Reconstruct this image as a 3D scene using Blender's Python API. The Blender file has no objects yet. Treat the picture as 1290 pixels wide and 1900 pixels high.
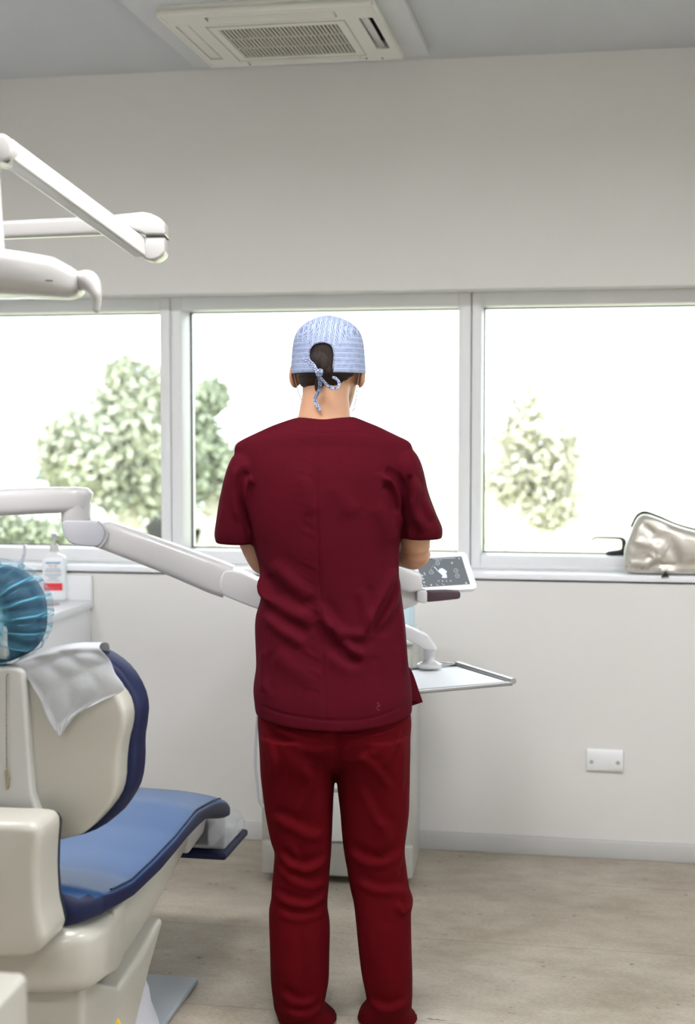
import bpy, bmesh, math, random
import numpy as np
from mathutils import Vector, Matrix, noise

# ------------------------------------------------------------------ camera
F = 50/36*1900; TH = math.radians(10.3); PH = math.atan(158/F); CZ = 1.5
scn = bpy.context.scene
cd = bpy.data.cameras.new('camera'); cam = bpy.data.objects.new('camera', cd)
scn.collection.objects.link(cam); scn.camera = cam
cd.sensor_fit = 'VERTICAL'; cd.sensor_height = 36; cd.sensor_width = 36; cd.lens = 50
cd.clip_start = .05; cd.clip_end = 300
cd.dof.use_dof = True; cd.dof.focus_distance = 3.45; cd.dof.aperture_fstop = 2.9
cam.location = (0, 0, CZ); cam.rotation_euler = (math.pi/2-PH, 0, TH)

# ------------------------------------------------------------------ world, lights, exposure
SKY = 4.8; PANEL = 41.0; SUN = 6.5
w = bpy.data.worlds.new('sky'); scn.world = w; w.use_nodes = True
wn = w.node_tree; bg = wn.nodes['Background']
bg.inputs[0].default_value = (.90, .96, 1.0, 1); bg.inputs[1].default_value = SKY
sd = bpy.data.lights.new('sun', 'SUN'); sd.energy = SUN; sd.angle = .02; sd.color = (1, .97, .9)
so = bpy.data.objects.new('sun', sd); scn.collection.objects.link(so)
so.rotation_euler = Vector((.2, .6, -.78)).to_track_quat('-Z', 'Y').to_euler()
vs = scn.view_settings
vs.view_transform = 'Standard'; vs.look = 'None'; vs.gamma = 1; vs.use_curve_mapping = False
vs.exposure = 0.0

# ------------------------------------------------------------------ helpers
def raydir(px, py):
    xc = (px-645)/F; yc = -(py-950)/F
    fw = math.cos(PH)+yc*math.sin(PH); up = -math.sin(PH)+yc*math.cos(PH)
    return xc, fw, up
def Q(px, py, D=3.5):                       # camera-aligned ground frame: (side, depth, height)
    xc, fw, up = raydir(px, py); t = D/fw
    return Vector((xc*t, D, CZ+up*t))
def C(p):                                   # that frame -> world
    return Vector((p[0]*math.cos(TH)-p[1]*math.sin(TH), p[0]*math.sin(TH)+p[1]*math.cos(TH), p[2]))
def W(px, py, D=None, X=None, Y=None, Z=None):
    xc, fw, up = raydir(px, py); d = C((xc, fw, up))
    t = D/fw if D is not None else X/d.x if X is not None else Y/d.y if Y is not None else (Z-CZ)/d.z
    return Vector((d.x*t, d.y*t, CZ+d.z*t))
FWD = C((0, 1, 0)); RGT = C((1, 0, 0)); UP = Vector((0, 0, 1))

FR = {}
def tag(o, label=None, cat=None, group=None, kind=None):
    if label: o['label'] = label
    if cat: o['category'] = cat
    if group: o['group'] = group
    if kind: o['kind'] = kind
    return o
def thing(name, label, cat, loc, group=None):
    o = bpy.data.objects.new(name, None); scn.collection.objects.link(o)
    o.empty_display_size = .1; o.location = loc; FR[o.name] = Vector(loc)
    return tag(o, label, cat, group)

def sp(c, e): return math.copysign(abs(c)**e, c)
class G:
    """gathers shapes into ONE mesh"""
    def __init__(s): s.v = []; s.f = []
    def add(s, v, f):
        n = len(s.v); s.v += [Vector(a) for a in v]; s.f += [[i+n for i in q] for q in f]; return s
    def bm(s, b):
        b.verts.index_update(); return s.add([v.co.copy() for v in b.verts], [[v.index for v in f.verts] for f in b.faces])
    def box(s, c, d, bev=0, R=None, seg=2):
        b = bmesh.new(); bmesh.ops.create_cube(b, size=1)
        bmesh.ops.scale(b, vec=Vector(d), verts=b.verts)
        if bev: bmesh.ops.bevel(b, geom=b.edges[:], offset=bev, segments=seg, profile=.5, affect='EDGES')
        M = Matrix.Translation(Vector(c)) @ (R.to_4x4() if R else Matrix())
        bmesh.ops.transform(b, matrix=M, verts=b.verts); s.bm(b); b.free(); return s
    def bx(s, x0, x1, y0, y1, z0, z1, bev=0, seg=2):
        return s.box(((x0+x1)/2, (y0+y1)/2, (z0+z1)/2), (abs(x1-x0), abs(y1-y0), abs(z1-z0)), bev, None, seg)
    def loft(s, rings, cap=True):
        n = len(rings[0]); k = len(s.v)
        for r in rings: s.v += [Vector(a) for a in r]
        for i in range(len(rings)-1):
            for j in range(n):
                a = k+i*n+j; b = k+i*n+(j+1) % n
                s.f.append([a, b, b+n, a+n])
        if cap:
            s.f.append([k+j for j in range(n)][::-1]); s.f.append([k+(len(rings)-1)*n+j for j in range(n)])
        return s
    def sweep(s, pts, wh, up=UP, n=20, e=1.0, cap=True):
        pts = [Vector(p) for p in pts]; rings = []
        if not isinstance(wh, list): wh = [wh]*len(pts)
        last = None
        for i, p in enumerate(pts):
            t = (pts[min(i+1, len(pts)-1)]-pts[max(i-1, 0)]).normalized()
            sd_ = t.cross(up)
            if sd_.length < .05: sd_ = last or t.orthogonal()
            sd_.normalize()
            if last is not None and sd_.dot(last) < 0: sd_ = -sd_
            last = sd_; u2 = sd_.cross(t).normalized()
            a = wh[i]; a = a if isinstance(a, tuple) else (a, a)
            rings.append([p+sd_*a[0]*sp(math.cos(2*math.pi*j/n), e)+u2*a[1]*sp(math.sin(2*math.pi*j/n), e) for j in range(n)])
        return s.loft(rings, cap)
    def prism(s, pts, off, bev=0, seg=3):
        b = bmesh.new(); vs_ = [b.verts.new(Vector(p)) for p in pts]; off = Vector(off)
        f = b.faces.new(vs_); r = bmesh.ops.extrude_face_region(b, geom=[f])
        bmesh.ops.translate(b, vec=off, verts=[v for v in r['geom'] if isinstance(v, bmesh.types.BMVert)])
        bmesh.ops.recalc_face_normals(b, faces=b.faces)
        if bev:
            ed = [e for e in b.edges if len(e.link_faces) == 2 and e.calc_face_angle(0) > .5]
            bmesh.ops.bevel(b, geom=ed, offset=bev, segments=seg, profile=.5, affect='EDGES', clamp_overlap=True)
        s.bm(b); b.free(); return s
    def lathe(s, c, prof, n=32, R=None):
        c = Vector(c); R = R or Matrix.Identity(3)
        return s.loft([[c+R @ Vector((r*math.cos(2*math.pi*j/n), r*math.sin(2*math.pi*j/n), z)) for j in range(n)] for r, z in prof])
    def ball(s, c, r, R=None, n=16):
        r = r if isinstance(r, tuple) else (r, r, r); c = Vector(c); R = R or Matrix.Identity(3); rings = []
        for i in range(1, n):
            t = math.pi*i/n
            rings.append([c+R @ Vector((r[0]*math.sin(t)*math.cos(2*math.pi*j/n), r[1]*math.sin(t)*math.sin(2*math.pi*j/n), -r[2]*math.cos(t))) for j in range(n)])
        return s.loft(rings)
    def slab(s, px, D, th, bev=0, smooth=0, seg=3):
        pts = [W(x, y, D=D) for x, y in px]
        for _ in range(smooth): pts = chaikin(pts)
        return s.prism(pts, FWD*th, bev, seg)
def chaikin(p, closed=True):
    o = []
    for i in range(len(p) if closed else len(p)-1):
        a = p[i]; b = p[(i+1) % len(p)]; o += [a*.75+b*.25, a*.25+b*.75]
    return o if closed else [p[0]]+o+[p[-1]]
def spline(pts, m=6):
    pts = [Vector(p) for p in pts]; o = []
    for i in range(len(pts)-1):
        p0 = pts[max(i-1, 0)]; p1 = pts[i]; p2 = pts[i+1]; p3 = pts[min(i+2, len(pts)-1)]
        for k in range(m):
            t = k/m; o.append(.5*((2*p1)+(p2-p0)*t+(2*p0-5*p1+4*p2-p3)*t*t+(3*p1-p0-3*p2+p3)*t**3))
    return o+[pts[-1]]
def build(name, g, mat, parent=None, angle=40, frame=None, uv=None, thick=0):
    vs_ = [C(v) for v in g.v] if frame == 'cam' else g.v
    me = bpy.data.meshes.new(name)
    if parent is not None: org = FR[parent.name]
    else:
        lo = [min(v[i] for v in vs_) for i in range(3)]; hi = [max(v[i] for v in vs_) for i in range(3)]
        org = Vector(((lo[0]+hi[0])/2, (lo[1]+hi[1])/2, lo[2]))
    me.from_pydata([v-org for v in vs_], [], g.f); me.update()
    b = bmesh.new(); b.from_mesh(me); bmesh.ops.recalc_face_normals(b, faces=b.faces); b.to_mesh(me); b.free()
    me.polygons.foreach_set('use_smooth', [True]*len(me.polygons))
    if angle < 180: me.set_sharp_from_angle(angle=math.radians(angle))
    if mat: me.materials.append(mat)
    o = bpy.data.objects.new(name, me); scn.collection.objects.link(o)
    FR[o.name] = org
    if parent is not None:
        o.parent = parent
    else: o.location = org
    if thick:
        m = o.modifiers.new('thickness', 'SOLIDIFY'); m.thickness = thick; m.offset = 0
    return o
def struct(name, g, mat, angle=30): return tag(build(name, g, mat, None, angle), kind='structure')

# ------------------------------------------------------------------ materials
def lin(r, g, b):
    f = lambda c: ((c/255+.055)/1.055)**2.4 if c > 10 else c/255/12.92
    return (f(r), f(g), f(b), 1)
def mat(name, col, rough=.5, metal=0, coat=0, bump=0, bscale=200, emit=None, estr=0, sss=0, alpha=1, trans=0, sheen=0, var=0, vscale=5, spec=.5, stretch=None):
    m = bpy.data.materials.new(name); m.use_nodes = True; nt = m.node_tree; p = nt.nodes['Principled BSDF']
    p.inputs['Base Color'].default_value = col if len(col) == 4 else (*col, 1)
    p.inputs['Roughness'].default_value = rough; p.inputs['Metallic'].default_value = metal
    p.inputs['Coat Weight'].default_value = coat; p.inputs['Coat Roughness'].default_value = .12
    p.inputs['Specular IOR Level'].default_value = spec
    p.inputs['Alpha'].default_value = alpha; p.inputs['Transmission Weight'].default_value = trans
    if sheen: p.inputs['Sheen Weight'].default_value = sheen; p.inputs['Sheen Roughness'].default_value = .5
    if sss:
        p.inputs['Subsurface Weight'].default_value = sss; p.inputs['Subsurface Scale'].default_value = .02
        p.inputs['Subsurface Radius'].default_value = (1, .35, .2)
    if emit: p.inputs['Emission Color'].default_value = emit; p.inputs['Emission Strength'].default_value = estr
    tc = nt.nodes.new('ShaderNodeTexCoord'); src = tc.outputs['Object']
    if stretch:
        mp = nt.nodes.new('ShaderNodeMapping'); mp.inputs['Scale'].default_value = stretch
        nt.links.new(src, mp.inputs[0]); src = mp.outputs[0]
    if bump:
        n = nt.nodes.new('ShaderNodeTexNoise'); n.inputs['Scale'].default_value = bscale; n.inputs['Detail'].default_value = 3
        nt.links.new(src, n.inputs['Vector'])
        b = nt.nodes.new('ShaderNodeBump'); b.inputs['Strength'].default_value = bump; b.inputs['Distance'].default_value = .002
        nt.links.new(n.outputs['Fac'], b.inputs['Height']); nt.links.new(b.outputs[0], p.inputs['Normal'])
    if var:
        n = nt.nodes.new('ShaderNodeTexNoise'); n.inputs['Scale'].default_value = vscale; n.inputs['Detail'].default_value = 4
        nt.links.new(src, n.inputs['Vector'])
        mx = nt.nodes.new('ShaderNodeMix'); mx.data_type = 'RGBA'
        mx.inputs['A'].default_value = tuple(c*(1-var) for c in col[:3])+(1,); mx.inputs['B'].default_value = tuple(min(1, c*(1+var)) for c in col[:3])+(1,)
        nt.links.new(n.outputs['Fac'], mx.inputs['Factor']); nt.links.new(mx.outputs['Result'], p.inputs['Base Color'])
    return m
M_wall = mat('wall paint', (.745, .735, .715), .8, bump=.08, bscale=300)
M_ceil = mat('ceiling paint', (.56, .575, .60), .9)
M_trim = mat('grey vinyl skirting', (.55, .55, .54), .5)
M_frame = mat('white aluminium', (.80, .81, .82), .35)
M_gask = mat('black gasket', (.03, .03, .03), .6)
M_sill = mat('white sill stone', (.86, .88, .91), .3)
M_white = mat('white gloss plastic', (.55, .545, .54), .25, coat=.3)
M_lite = mat('operating light plastic', (.42, .415, .405), .3, coat=.2)
M_cream = mat('cream shell plastic', (.42, .405, .35), .32, coat=.25)
M_creamd = mat('ivory plastic', (.42, .415, .385), .35, coat=.2)
M_grey = mat('pale grey plastic', (.50, .51, .55), .4)
M_seam = mat('dark seam', (.06, .06, .06), .7)
M_blue = mat('blue upholstery', (.009, .050, .155), .48, bump=.15, bscale=500, spec=.4)
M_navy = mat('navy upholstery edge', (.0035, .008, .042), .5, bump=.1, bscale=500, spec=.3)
M_blk = mat('black plastic', (.012, .013, .015), .4)
M_steel = mat('brushed steel', (.42, .42, .42), .3, metal=1)
M_brown = mat('aubergine rubber grip', (.055, .03, .04), .45)
M_top = mat('wine scrub cloth', (.062, .0025, .0075), .85, sheen=.0, bump=.35, bscale=900, var=.12, vscale=25, spec=.06)
M_pants = mat('crimson scrub cloth', (.074, .0010, .0032), .82, sheen=.0, bump=.35, bscale=900, var=.12, vscale=20, spec=.06)
M_skin = mat('skin', (.46, .245, .145), .5, sss=.2, bump=.1, bscale=300, var=.07, vscale=15)
M_hair = mat('dark brown hair', (.013, .0065, .004), .5, bump=1.0, bscale=60, stretch=(6, 6, .35), var=.7, vscale=60, spec=.3)
M_mask = mat('pale mask fabric', (.62, .74, .80), .8)
M_shoe = mat('shoe', (.05, .05, .055), .5)
M_bottle = mat('translucent bottle plastic', (.80, .83, .85), .35, coat=.2)
M_red = mat('red label', (.75, .04, .05), .5)
M_lblue = mat('blue print', (.08, .32, .55), .5)
M_lgrey = mat('grey print', (.35, .38, .45), .5)
M_lor = mat('orange print', (.75, .42, .30), .5)
M_paper = mat('non-woven paper napkin', (.52, .54, .56), .8, bump=.5, bscale=90, alpha=.66)
M_liner = mat('white paper liner', (.85, .88, .92), .7)
M_cap2 = mat('blue non-woven cover', (.08, .33, .46), .6, bump=.3, bscale=90, alpha=.40)
M_metalbag = mat('silver fabric', (.62, .59, .53), .36, metal=.55, bump=.25, bscale=25)
M_baseplate = mat('grey base plate', (.33, .37, .41), .4)
M_clear = mat('clear plastic guard', (.75, .78, .8), .12, alpha=.45)
M_yel = mat('yellow sticker', (.8, .55, .02), .5)
M_fill = mat('added fill diffuser', (.9, .9, .9), .5, emit=(.985, .975, 1, 1), estr=PANEL)
M_screen = mat('tablet screen', (.02, .022, .025), .25, emit=(.20, .22, .24, 1), estr=.8)
M_ui = mat('screen graphics', (.2, .2, .2), .5, emit=(.62, .72, .8, 1), estr=.75)
M_ui2 = mat('screen chair drawing', (.2, .2, .2), .5, emit=(.62, .78, 1, 1), estr=1.2)
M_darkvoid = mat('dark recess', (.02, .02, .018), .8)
M_grille = mat('beige grille', (.50, .48, .42), .5)
M_acw = mat('air conditioner casing', (.70, .69, .64), .45)
M_bluefilm = mat('pale blue film', (.55, .78, .88), .3, alpha=.45)

def mk_floor():
    m = bpy.data.materials.new('concrete look vinyl'); m.use_nodes = True; nt = m.node_tree; p = nt.nodes['Principled BSDF']; L = nt.links.new
    tc = nt.nodes.new('ShaderNodeTexCoord')
    def tex(scale, st, det=4, ro=.6):
        mp = nt.nodes.new('ShaderNodeMapping'); mp.inputs['Scale'].default_value = st; L(tc.outputs['Object'], mp.inputs[0])
        n = nt.nodes.new('ShaderNodeTexNoise'); n.inputs['Scale'].default_value = scale; n.inputs['Detail'].default_value = det; n.inputs['Roughness'].default_value = ro
        L(mp.outputs[0], n.inputs['Vector']); return n.outputs['Fac']
    def ramp(x, a, b, c0, c1):
        r = nt.nodes.new('ShaderNodeValToRGB'); e = r.color_ramp.elements; e[0].position = a; e[1].position = b; e[0].color = c0; e[1].color = c1
        L(x, r.inputs[0]); return r.outputs[0]
    def mul(a, b, f=1):
        x = nt.nodes.new('ShaderNodeMix'); x.data_type = 'RGBA'; x.blend_type = 'MULTIPLY'; x.inputs['Factor'].default_value = f
        L(a, x.inputs['A']); L(b, x.inputs['B']); return x.outputs['Result']
    base = ramp(tex(2.2, (1, 1.5, 1), 6, .65), .3, .70, (.31, .262, .195, 1), (.53, .475, .385, 1))
    streak = ramp(tex(9, (.8, 1.5, 1), 6, .7), .32, .66, (.84, .82, .80, 1), (1.05, 1.05, 1.05, 1))
    fine = ramp(tex(120, (.7, 1.4, 1), 3, .6), .3, .62, (.82, .82, .82, 1), (1.05, 1.05, 1.05, 1))
    spk = ramp(tex(42, (.6, 1.1, 1), 2, .5), .24, .29, (.42, .38, .34, 1), (1, 1, 1, 1))
    br = nt.nodes.new('ShaderNodeTexBrick'); mp = nt.nodes.new('ShaderNodeMapping'); mp.inputs['Location'].default_value = (3.4, .12, 0)
    L(tc.outputs['Object'], mp.inputs[0]); L(mp.outputs[0], br.inputs['Vector'])
    br.inputs['Scale'].default_value = 1; br.inputs['Brick Width'].default_value = 12; br.inputs['Row Height'].default_value = .58
    br.inputs['Mortar Size'].default_value = .0018; br.inputs['Color1'].default_value = (1, 1, 1, 1); br.inputs['Color2'].default_value = (.93, .95, .98, 1); br.inputs['Mortar'].default_value = (.6, .58, .55, 1)
    c = mul(mul(mul(mul(base, streak), fine), spk), br.outputs['Color'])
    L(c, p.inputs['Base Color']); p.inputs['Roughness'].default_value = .42; p.inputs['Specular IOR Level'].default_value = .4
    b = nt.nodes.new('ShaderNodeBump'); b.inputs['Strength'].default_value = .12; b.inputs['Distance'].default_value = .002; L(c, b.inputs['Height']); L(b.outputs[0], p.inputs['Normal'])
    return m
M_floor = mk_floor()
def mk_glass():
    m = bpy.data.materials.new('window glass'); m.use_nodes = True; nt = m.node_tree; nt.nodes.clear(); L = nt.links.new
    o = nt.nodes.new('ShaderNodeOutputMaterial'); t = nt.nodes.new('ShaderNodeBsdfTransparent'); g = nt.nodes.new('ShaderNodeBsdfGlossy'); x = nt.nodes.new('ShaderNodeMixShader'); f = nt.nodes.new('ShaderNodeFresnel')
    t.inputs[0].default_value = (.955, .975, .975, 1); g.inputs['Roughness'].default_value = .02; f.inputs[0].default_value = 1.45
    L(f.outputs[0], x.inputs[0]); L(t.outputs[0], x.inputs[1]); L(g.outputs[0], x.inputs[2]); L(x.outputs[0], o.inputs[0]); return m
M_glass = mk_glass()

# ------------------------------------------------------------------ room shell
WY = 4.96; ZC = 2.765; X0, X1, Y0 = -3.3, 1.75, -2.6
FY = WY+.14; GY = WY+.27; WT = .42
struct('floor', G().bx(X0-.2, X1+.2, Y0-.2, WY+WT, -.2, 0), M_floor)
ZT = 1.978; ZS = .992; WX0, WX1 = -3.1, 1.5
struct('wall_back', G().bx(X0-.2, X1+.2, WY, WY+WT, 0, ZS-.03).bx(X0-.2, X1+.2, WY, WY+WT, ZT, ZC)
       .bx(X0-.2, WX0, WY, WY+WT, ZS-.03, ZT).bx(WX1, X1+.2, WY, WY+WT, ZS-.03, ZT), M_wall)
struct('wall_left', G().bx(X0-.2, X0, Y0, WY, 0, ZC), M_wall)
RW = (1.2, 4.3)                              # the window in the right wall, outside the frame
struct('wall_right', G().bx(X1, X1+.2, Y0, RW[0], 0, ZC).bx(X1, X1+.2, RW[1], WY, 0, ZC).bx(X1, X1+.2, RW[0], RW[1], 0, ZS).bx(X1, X1+.2, RW[0], RW[1], ZT, ZC), M_wall)
g = G(); xf = X1+.08
g.bx(xf, xf+.08, RW[0], RW[0]+.05, ZS, ZT).bx(xf, xf+.08, RW[1]-.05, RW[1], ZS, ZT).bx(xf, xf+.08, RW[0]+.05, RW[1]-.05, ZS, ZS+.05).bx(xf, xf+.08, RW[0]+.05, RW[1]-.05, ZT-.05, ZT).bx(xf, xf+.08, sum(RW)/2-.04, sum(RW)/2+.04, ZS+.05, ZT-.05)
w4 = struct('window_4', g, M_frame)
for a, b in ((RW[0]+.052, sum(RW)/2-.042), (sum(RW)/2+.042, RW[1]-.052)): build('pane', G().bx(xf+.04, xf+.046, a, b, ZS+.052, ZT-.052), M_glass, w4)
struct('wall_rear', G().bx(X0-.2, X1+.2, Y0-.2, Y0, 0, ZC), M_wall)
struct('baseboard_back', G().bx(-1.6, X1, WY-.014, WY, 0, .062, .004).bx(-1.6, X1, WY-.010, WY, .055, .068, .003), M_trim)
struct('baseboard_right', G().bx(X1-.014, X1, Y0, WY-.014, 0, .068, .003), M_trim)
struct('trim_1', G().bx(WX0, WX1, WY-.012, WY+.16, ZS-.022, ZS, .004), M_sill)
# three fixed windows side by side; openings measured on the frame's face
ZF0, ZF1 = ZS, ZT
def window(n, xl, xr, gl, gr, zb, zt):
    """frame from xl to xr, glass between gl and gr"""
    g = G(); d0, d1 = FY, FY+.17
    g.bx(xl, gl, d0, d1, ZF0, ZF1, .003); g.bx(gr, xr, d0, d1, ZF0, ZF1, .003)
    g.bx(gl, gr, d0, d1, zt, ZF1, .003); g.bx(gl, gr, d0, d1, ZF0, zb, .003)
    g.bx(gl, gr, d0-.006, d0+.01, ZF0, ZF0+.012, .002)
    wf = tag(build('window_%d' % n, g, M_frame, None, 30), kind='structure')
    q = G(); k = .004
    q.bx(gl, gl+k, GY-.012, GY, zb, zt).bx(gr-k, gr, GY-.012, GY, zb, zt).bx(gl, gr, GY-.012, GY, zb, zb+k).bx(gl, gr, GY-.012, GY, zt-k, zt)
    build('gasket', q, M_gask, wf)
    build('pane', G().bx(gl+.001, gr-.001, GY-.008, GY-.002, zb+.001, zt-.001), M_glass, wf)
    return wf
zb, zt = 1.040, 1.930
xa = lambda px: W(px, 800, Y=FY).x
window(1, WX0, xa(316.5), WX0+.05, xa(298), zb, zt)
window(2, xa(318), xa(873), xa(338), xa(850), zb, zt)
window(3, xa(875), WX1, xa(893), WX1-.05, zb, zt)
struct('trim_2', G().bx(xa(316.5), xa(318), FY+.03, FY+.1, ZF0, ZF1).bx(xa(873), xa(875), FY+.03, FY+.1, ZF0, ZF1), M_trim)

# ceiling plate around the cassette
struct('trim_3', G().bx(-1.41, -.595, 4.02, 4.805, ZC-.028, ZC, .004), mat('ceiling plate paint', (.60, .61, .63), .7))

# ------------------------------------------------------------------ air conditioner
ac = thing('air_conditioner', 'white square ceiling air conditioner with slatted beige grille', 'air conditioner', (-.995, 4.41, ZC-.028))
zt_ = ZC-.028; zb_ = zt_-.028; AX0, AX1, AY0, AY1 = -1.315, -.676, 4.10, 4.705
AU = lambda u: AX0+(AX1-AX0)*u
AV = lambda v: AY0+(AY1-AY0)*v
def ring_plate(u0, u1, v0, v1, holes):
    us = sorted({u0, u1, *[h[0] for h in holes], *[h[1] for h in holes]}); vv = sorted({v0, v1, *[h[2] for h in holes], *[h[3] for h in holes]})
    g = G()
    for i in range(len(us)-1):
        for j in range(len(vv)-1):
            cu = (us[i]+us[i+1])/2; cv = (vv[j]+vv[j+1])/2
            if any(h[0] < cu < h[1] and h[2] < cv < h[3] for h in holes): continue
            g.bx(AU(us[i]), AU(us[i+1]), AV(vv[j]), AV(vv[j+1]), zb_, zt_)
    return g
holes = [(.20, .815, .075, .175), (.905, .972, .22, .80), (.028, .095, .20, .86), (.21, .79, .30, .86), (.2, .8, .93, .97)]
g = ring_plate(.0, 1, 0, 1, holes)
for a, b in (((0, 0), (1, 0)), ((1, 0), (1, 1)), ((1, 1), (0, 1)), ((0, 1), (0, 0))):
    g.sweep([(AU(a[0]), AV(a[1]), zb_+.006), (AU(b[0]), AV(b[1]), zb_+.006)], (.007, .010), n=12, e=.7)
build('casing', g, M_acw, ac, 30)
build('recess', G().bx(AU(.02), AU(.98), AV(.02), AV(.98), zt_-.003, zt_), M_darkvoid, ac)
g = G()
for i in range(30): g.bx(AU(.21+.58*i/30), AU(.21+.58*(i+.55)/30), AV(.30), AV(.86), zb_+.002, zb_+.010)
for v in (.30, .485, .67, .855): g.bx(AU(.205), AU(.795), AV(v)-.005, AV(v)+.005, zb_+.001, zb_+.010)
build('intake_grille', g, M_grille, ac)
g = G()
for (u0, u1, v0, v1) in ((.17, .83, .235, .245), (.17, .83, .90, .907), (.165, .172, .235, .907), (.83, .837, .235, .907)):
    g.bx(AU(u0), AU(u1), AV(v0), AV(v1), zb_-.0015, zb_)
build('grille_seam', g, M_grille, ac)
build('louver', G().box((AU(.51), AV(.12), zb_+.006), (.385, .034, .004), .001, Matrix.Rotation(-.9, 3, 'X')), M_acw, ac)
build('louver', G().box((AU(.932), AV(.51), zb_+.004), (.024, .335, .004), .001, Matrix.Rotation(.15, 3, 'Y')), M_white, ac)
build('louver', G().box((AU(.061), AV(.52), zb_+.003), (.036, .375, .004), .001), M_acw, ac)
build('louver', G().box((AU(.5), AV(.95), zb_+.003), (.37, .02, .004), .001), M_acw, ac)
g = G()
for i in range(10): g.bx(AU(.43)+i*.0095, AU(.43)+i*.0095+.006, AV(.885), AV(.895), zb_-.0012, zb_)
build('maker_mark', g, M_grey, ac)
for u, v in ((.2, .985), (.82, .97), (.9, .985)): build('clip', G().bx(AU(u), AU(u)+.006, AV(v)-.004, AV(v)+.004, zb_-.002, zb_), M_seam, ac)

# unseen fill panels added to the ceiling, recessed to darken the wall top
RD = .075; LP = [(-2.3, 2.55), (-.75, 2.5), (.85, 2.6), (-1.9, -.6), (.5, -.6)]; Hs = .30
LL = ['added square fill light panel nearest the left wall', 'added square fill light panel over the middle of the room', 'added square fill light panel nearest the right wall', 'added square fill light panel at the rear left', 'added square fill light panel at the rear right']
for k, (x, y) in enumerate(LP):
    t = thing('fill_panel', LL[k], 'ceiling light', (x, y, ZC), 'added fill panels'); zz = ZC+RD
    build('light_frame', G().bx(x-Hs, x+Hs, y-Hs, y-Hs+.012, ZC-.004, zz).bx(x-Hs, x+Hs, y+Hs-.012, y+Hs, ZC-.004, zz).bx(x-Hs, x-Hs+.012, y-Hs, y+Hs, ZC-.004, zz).bx(x+Hs-.012, x+Hs, y-Hs, y+Hs, ZC-.004, zz), M_trim, t)
    build('diffuser', G().bx(x-Hs+.012, x+Hs-.012, y-Hs+.012, y+Hs-.012, zz-.004, zz), M_fill, t)
xs = sorted({X0-.2, X1+.2, *[a+d for a, b in LP for d in (-Hs, Hs)]}); ys = sorted({Y0-.2, WY+WT+.5, *[b+d for a, b in LP for d in (-Hs, Hs)]}); g = G()
for i in range(len(xs)-1):
    for j in range(len(ys)-1):
        cx, cy = (xs[i]+xs[i+1])/2, (ys[j]+ys[j+1])/2
        if not any(abs(cx-a) < Hs and abs(cy-b) < Hs for a, b in LP): g.bx(xs[i], xs[i+1], ys[j], ys[j+1], ZC, ZC+.2)
g.bx(X0-.2, X1+.2, Y0-.2, WY+WT+.5, ZC+.2, ZC+.25)
struct('ceiling', g, M_ceil)

# ------------------------------------------------------------------ person
PD = 3.5
person = thing('person', 'person standing with back turned in wine red scrubs and patterned blue surgical cap', 'person', C((-.046, PD, 0)))
def seg_ring(z, u0, u1, d, hd, n=48, e=.85, hb=None):
    """horizontal ring between sides u0..u1 at depth d; hb = half depth towards the camera"""
    hb = hd if hb is None else hb; r = []
    for j in range(n):
        a = 2*math.pi*j/n; s_ = sp(math.sin(a), e)
        r.append(Vector(((u0+u1)/2+(u1-u0)/2*sp(math.cos(a), e), d+(hd if s_ > 0 else hb)*s_, z)))
    return r
def ring_rows(rows, n=48, e=.85, shrink=0, sub=4):
    """rows of (py, left px, right px, depth, half depth[, back half]) -> smooth rings, top to bottom"""
    P = []
    for r in rows:
        a = Q(r[1], r[0], PD); b = Q(r[2], r[0], PD)
        P.append((a.z, a.x+shrink, b.x-shrink, r[3], r[4]-shrink, (r[5] if len(r) > 5 else r[4])-shrink))
    out = []
    for i in range(len(P)-1):
        p0 = P[max(i-1, 0)]; p1 = P[i]; p2 = P[i+1]; p3 = P[min(i+2, len(P)-1)]
        for k in range(sub):
            t = k/sub; out.append([.5*((2*b)+(c-a)*t+(2*a-5*b+4*c-d)*t*t+(3*b-a-3*c+d)*t**3) for a, b, c, d in zip(p0, p1, p2, p3)])
    out.append(P[-1])
    return [seg_ring(q[0], q[1], q[2], q[3], q[4], n, e, q[5]) for q in out]
def shell_loft(g, rings, wall=.012, depth=5):
    """closed at the start, hollowed at the end (a cuff or hem)"""
    inner = []
    for r in rings[-1:-depth-1:-1]:
        c = sum(r, Vector())/len(r); rr = []
        for p in r:
            d = (p-c); L = math.hypot(d.x, d.y); rr.append(c+Vector((d.x*(1-wall/L), d.y*(1-wall/L), d.z)))
        inner.append(rr)
    return g.loft(rings+inner)
def remeshed(g, voxel, smooth=3, fac=.6):
    me = bpy.data.meshes.new('tmp'); me.from_pydata([tuple(v) for v in g.v], [], g.f)
    b = bmesh.new(); b.from_mesh(me); bmesh.ops.recalc_face_normals(b, faces=b.faces); b.to_mesh(me); b.free()
    o = bpy.data.objects.new('tmp', me); scn.collection.objects.link(o)
    m = o.modifiers.new('r', 'REMESH'); m.mode = 'VOXEL'; m.voxel_size = voxel; m.adaptivity = 0
    if smooth:
        s_ = o.modifiers.new('s', 'SMOOTH'); s_.iterations = smooth; s_.factor = fac
    dg = bpy.context.evaluated_depsgraph_get(); e = o.evaluated_get(dg); me2 = bpy.data.meshes.new_from_object(e)
    n = len(me2.vertices); co = np.empty(n*3); me2.vertices.foreach_get('co', co); no = np.empty(n*3); me2.vertex_normals.foreach_get('vector', no)
    fs = [list(p.vertices) for p in me2.polygons]
    bpy.data.objects.remove(o); bpy.data.meshes.remove(me); bpy.data.meshes.remove(me2)
    return co.reshape(-1, 3), no.reshape(-1, 3), fs
GAIN = 2.0
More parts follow.
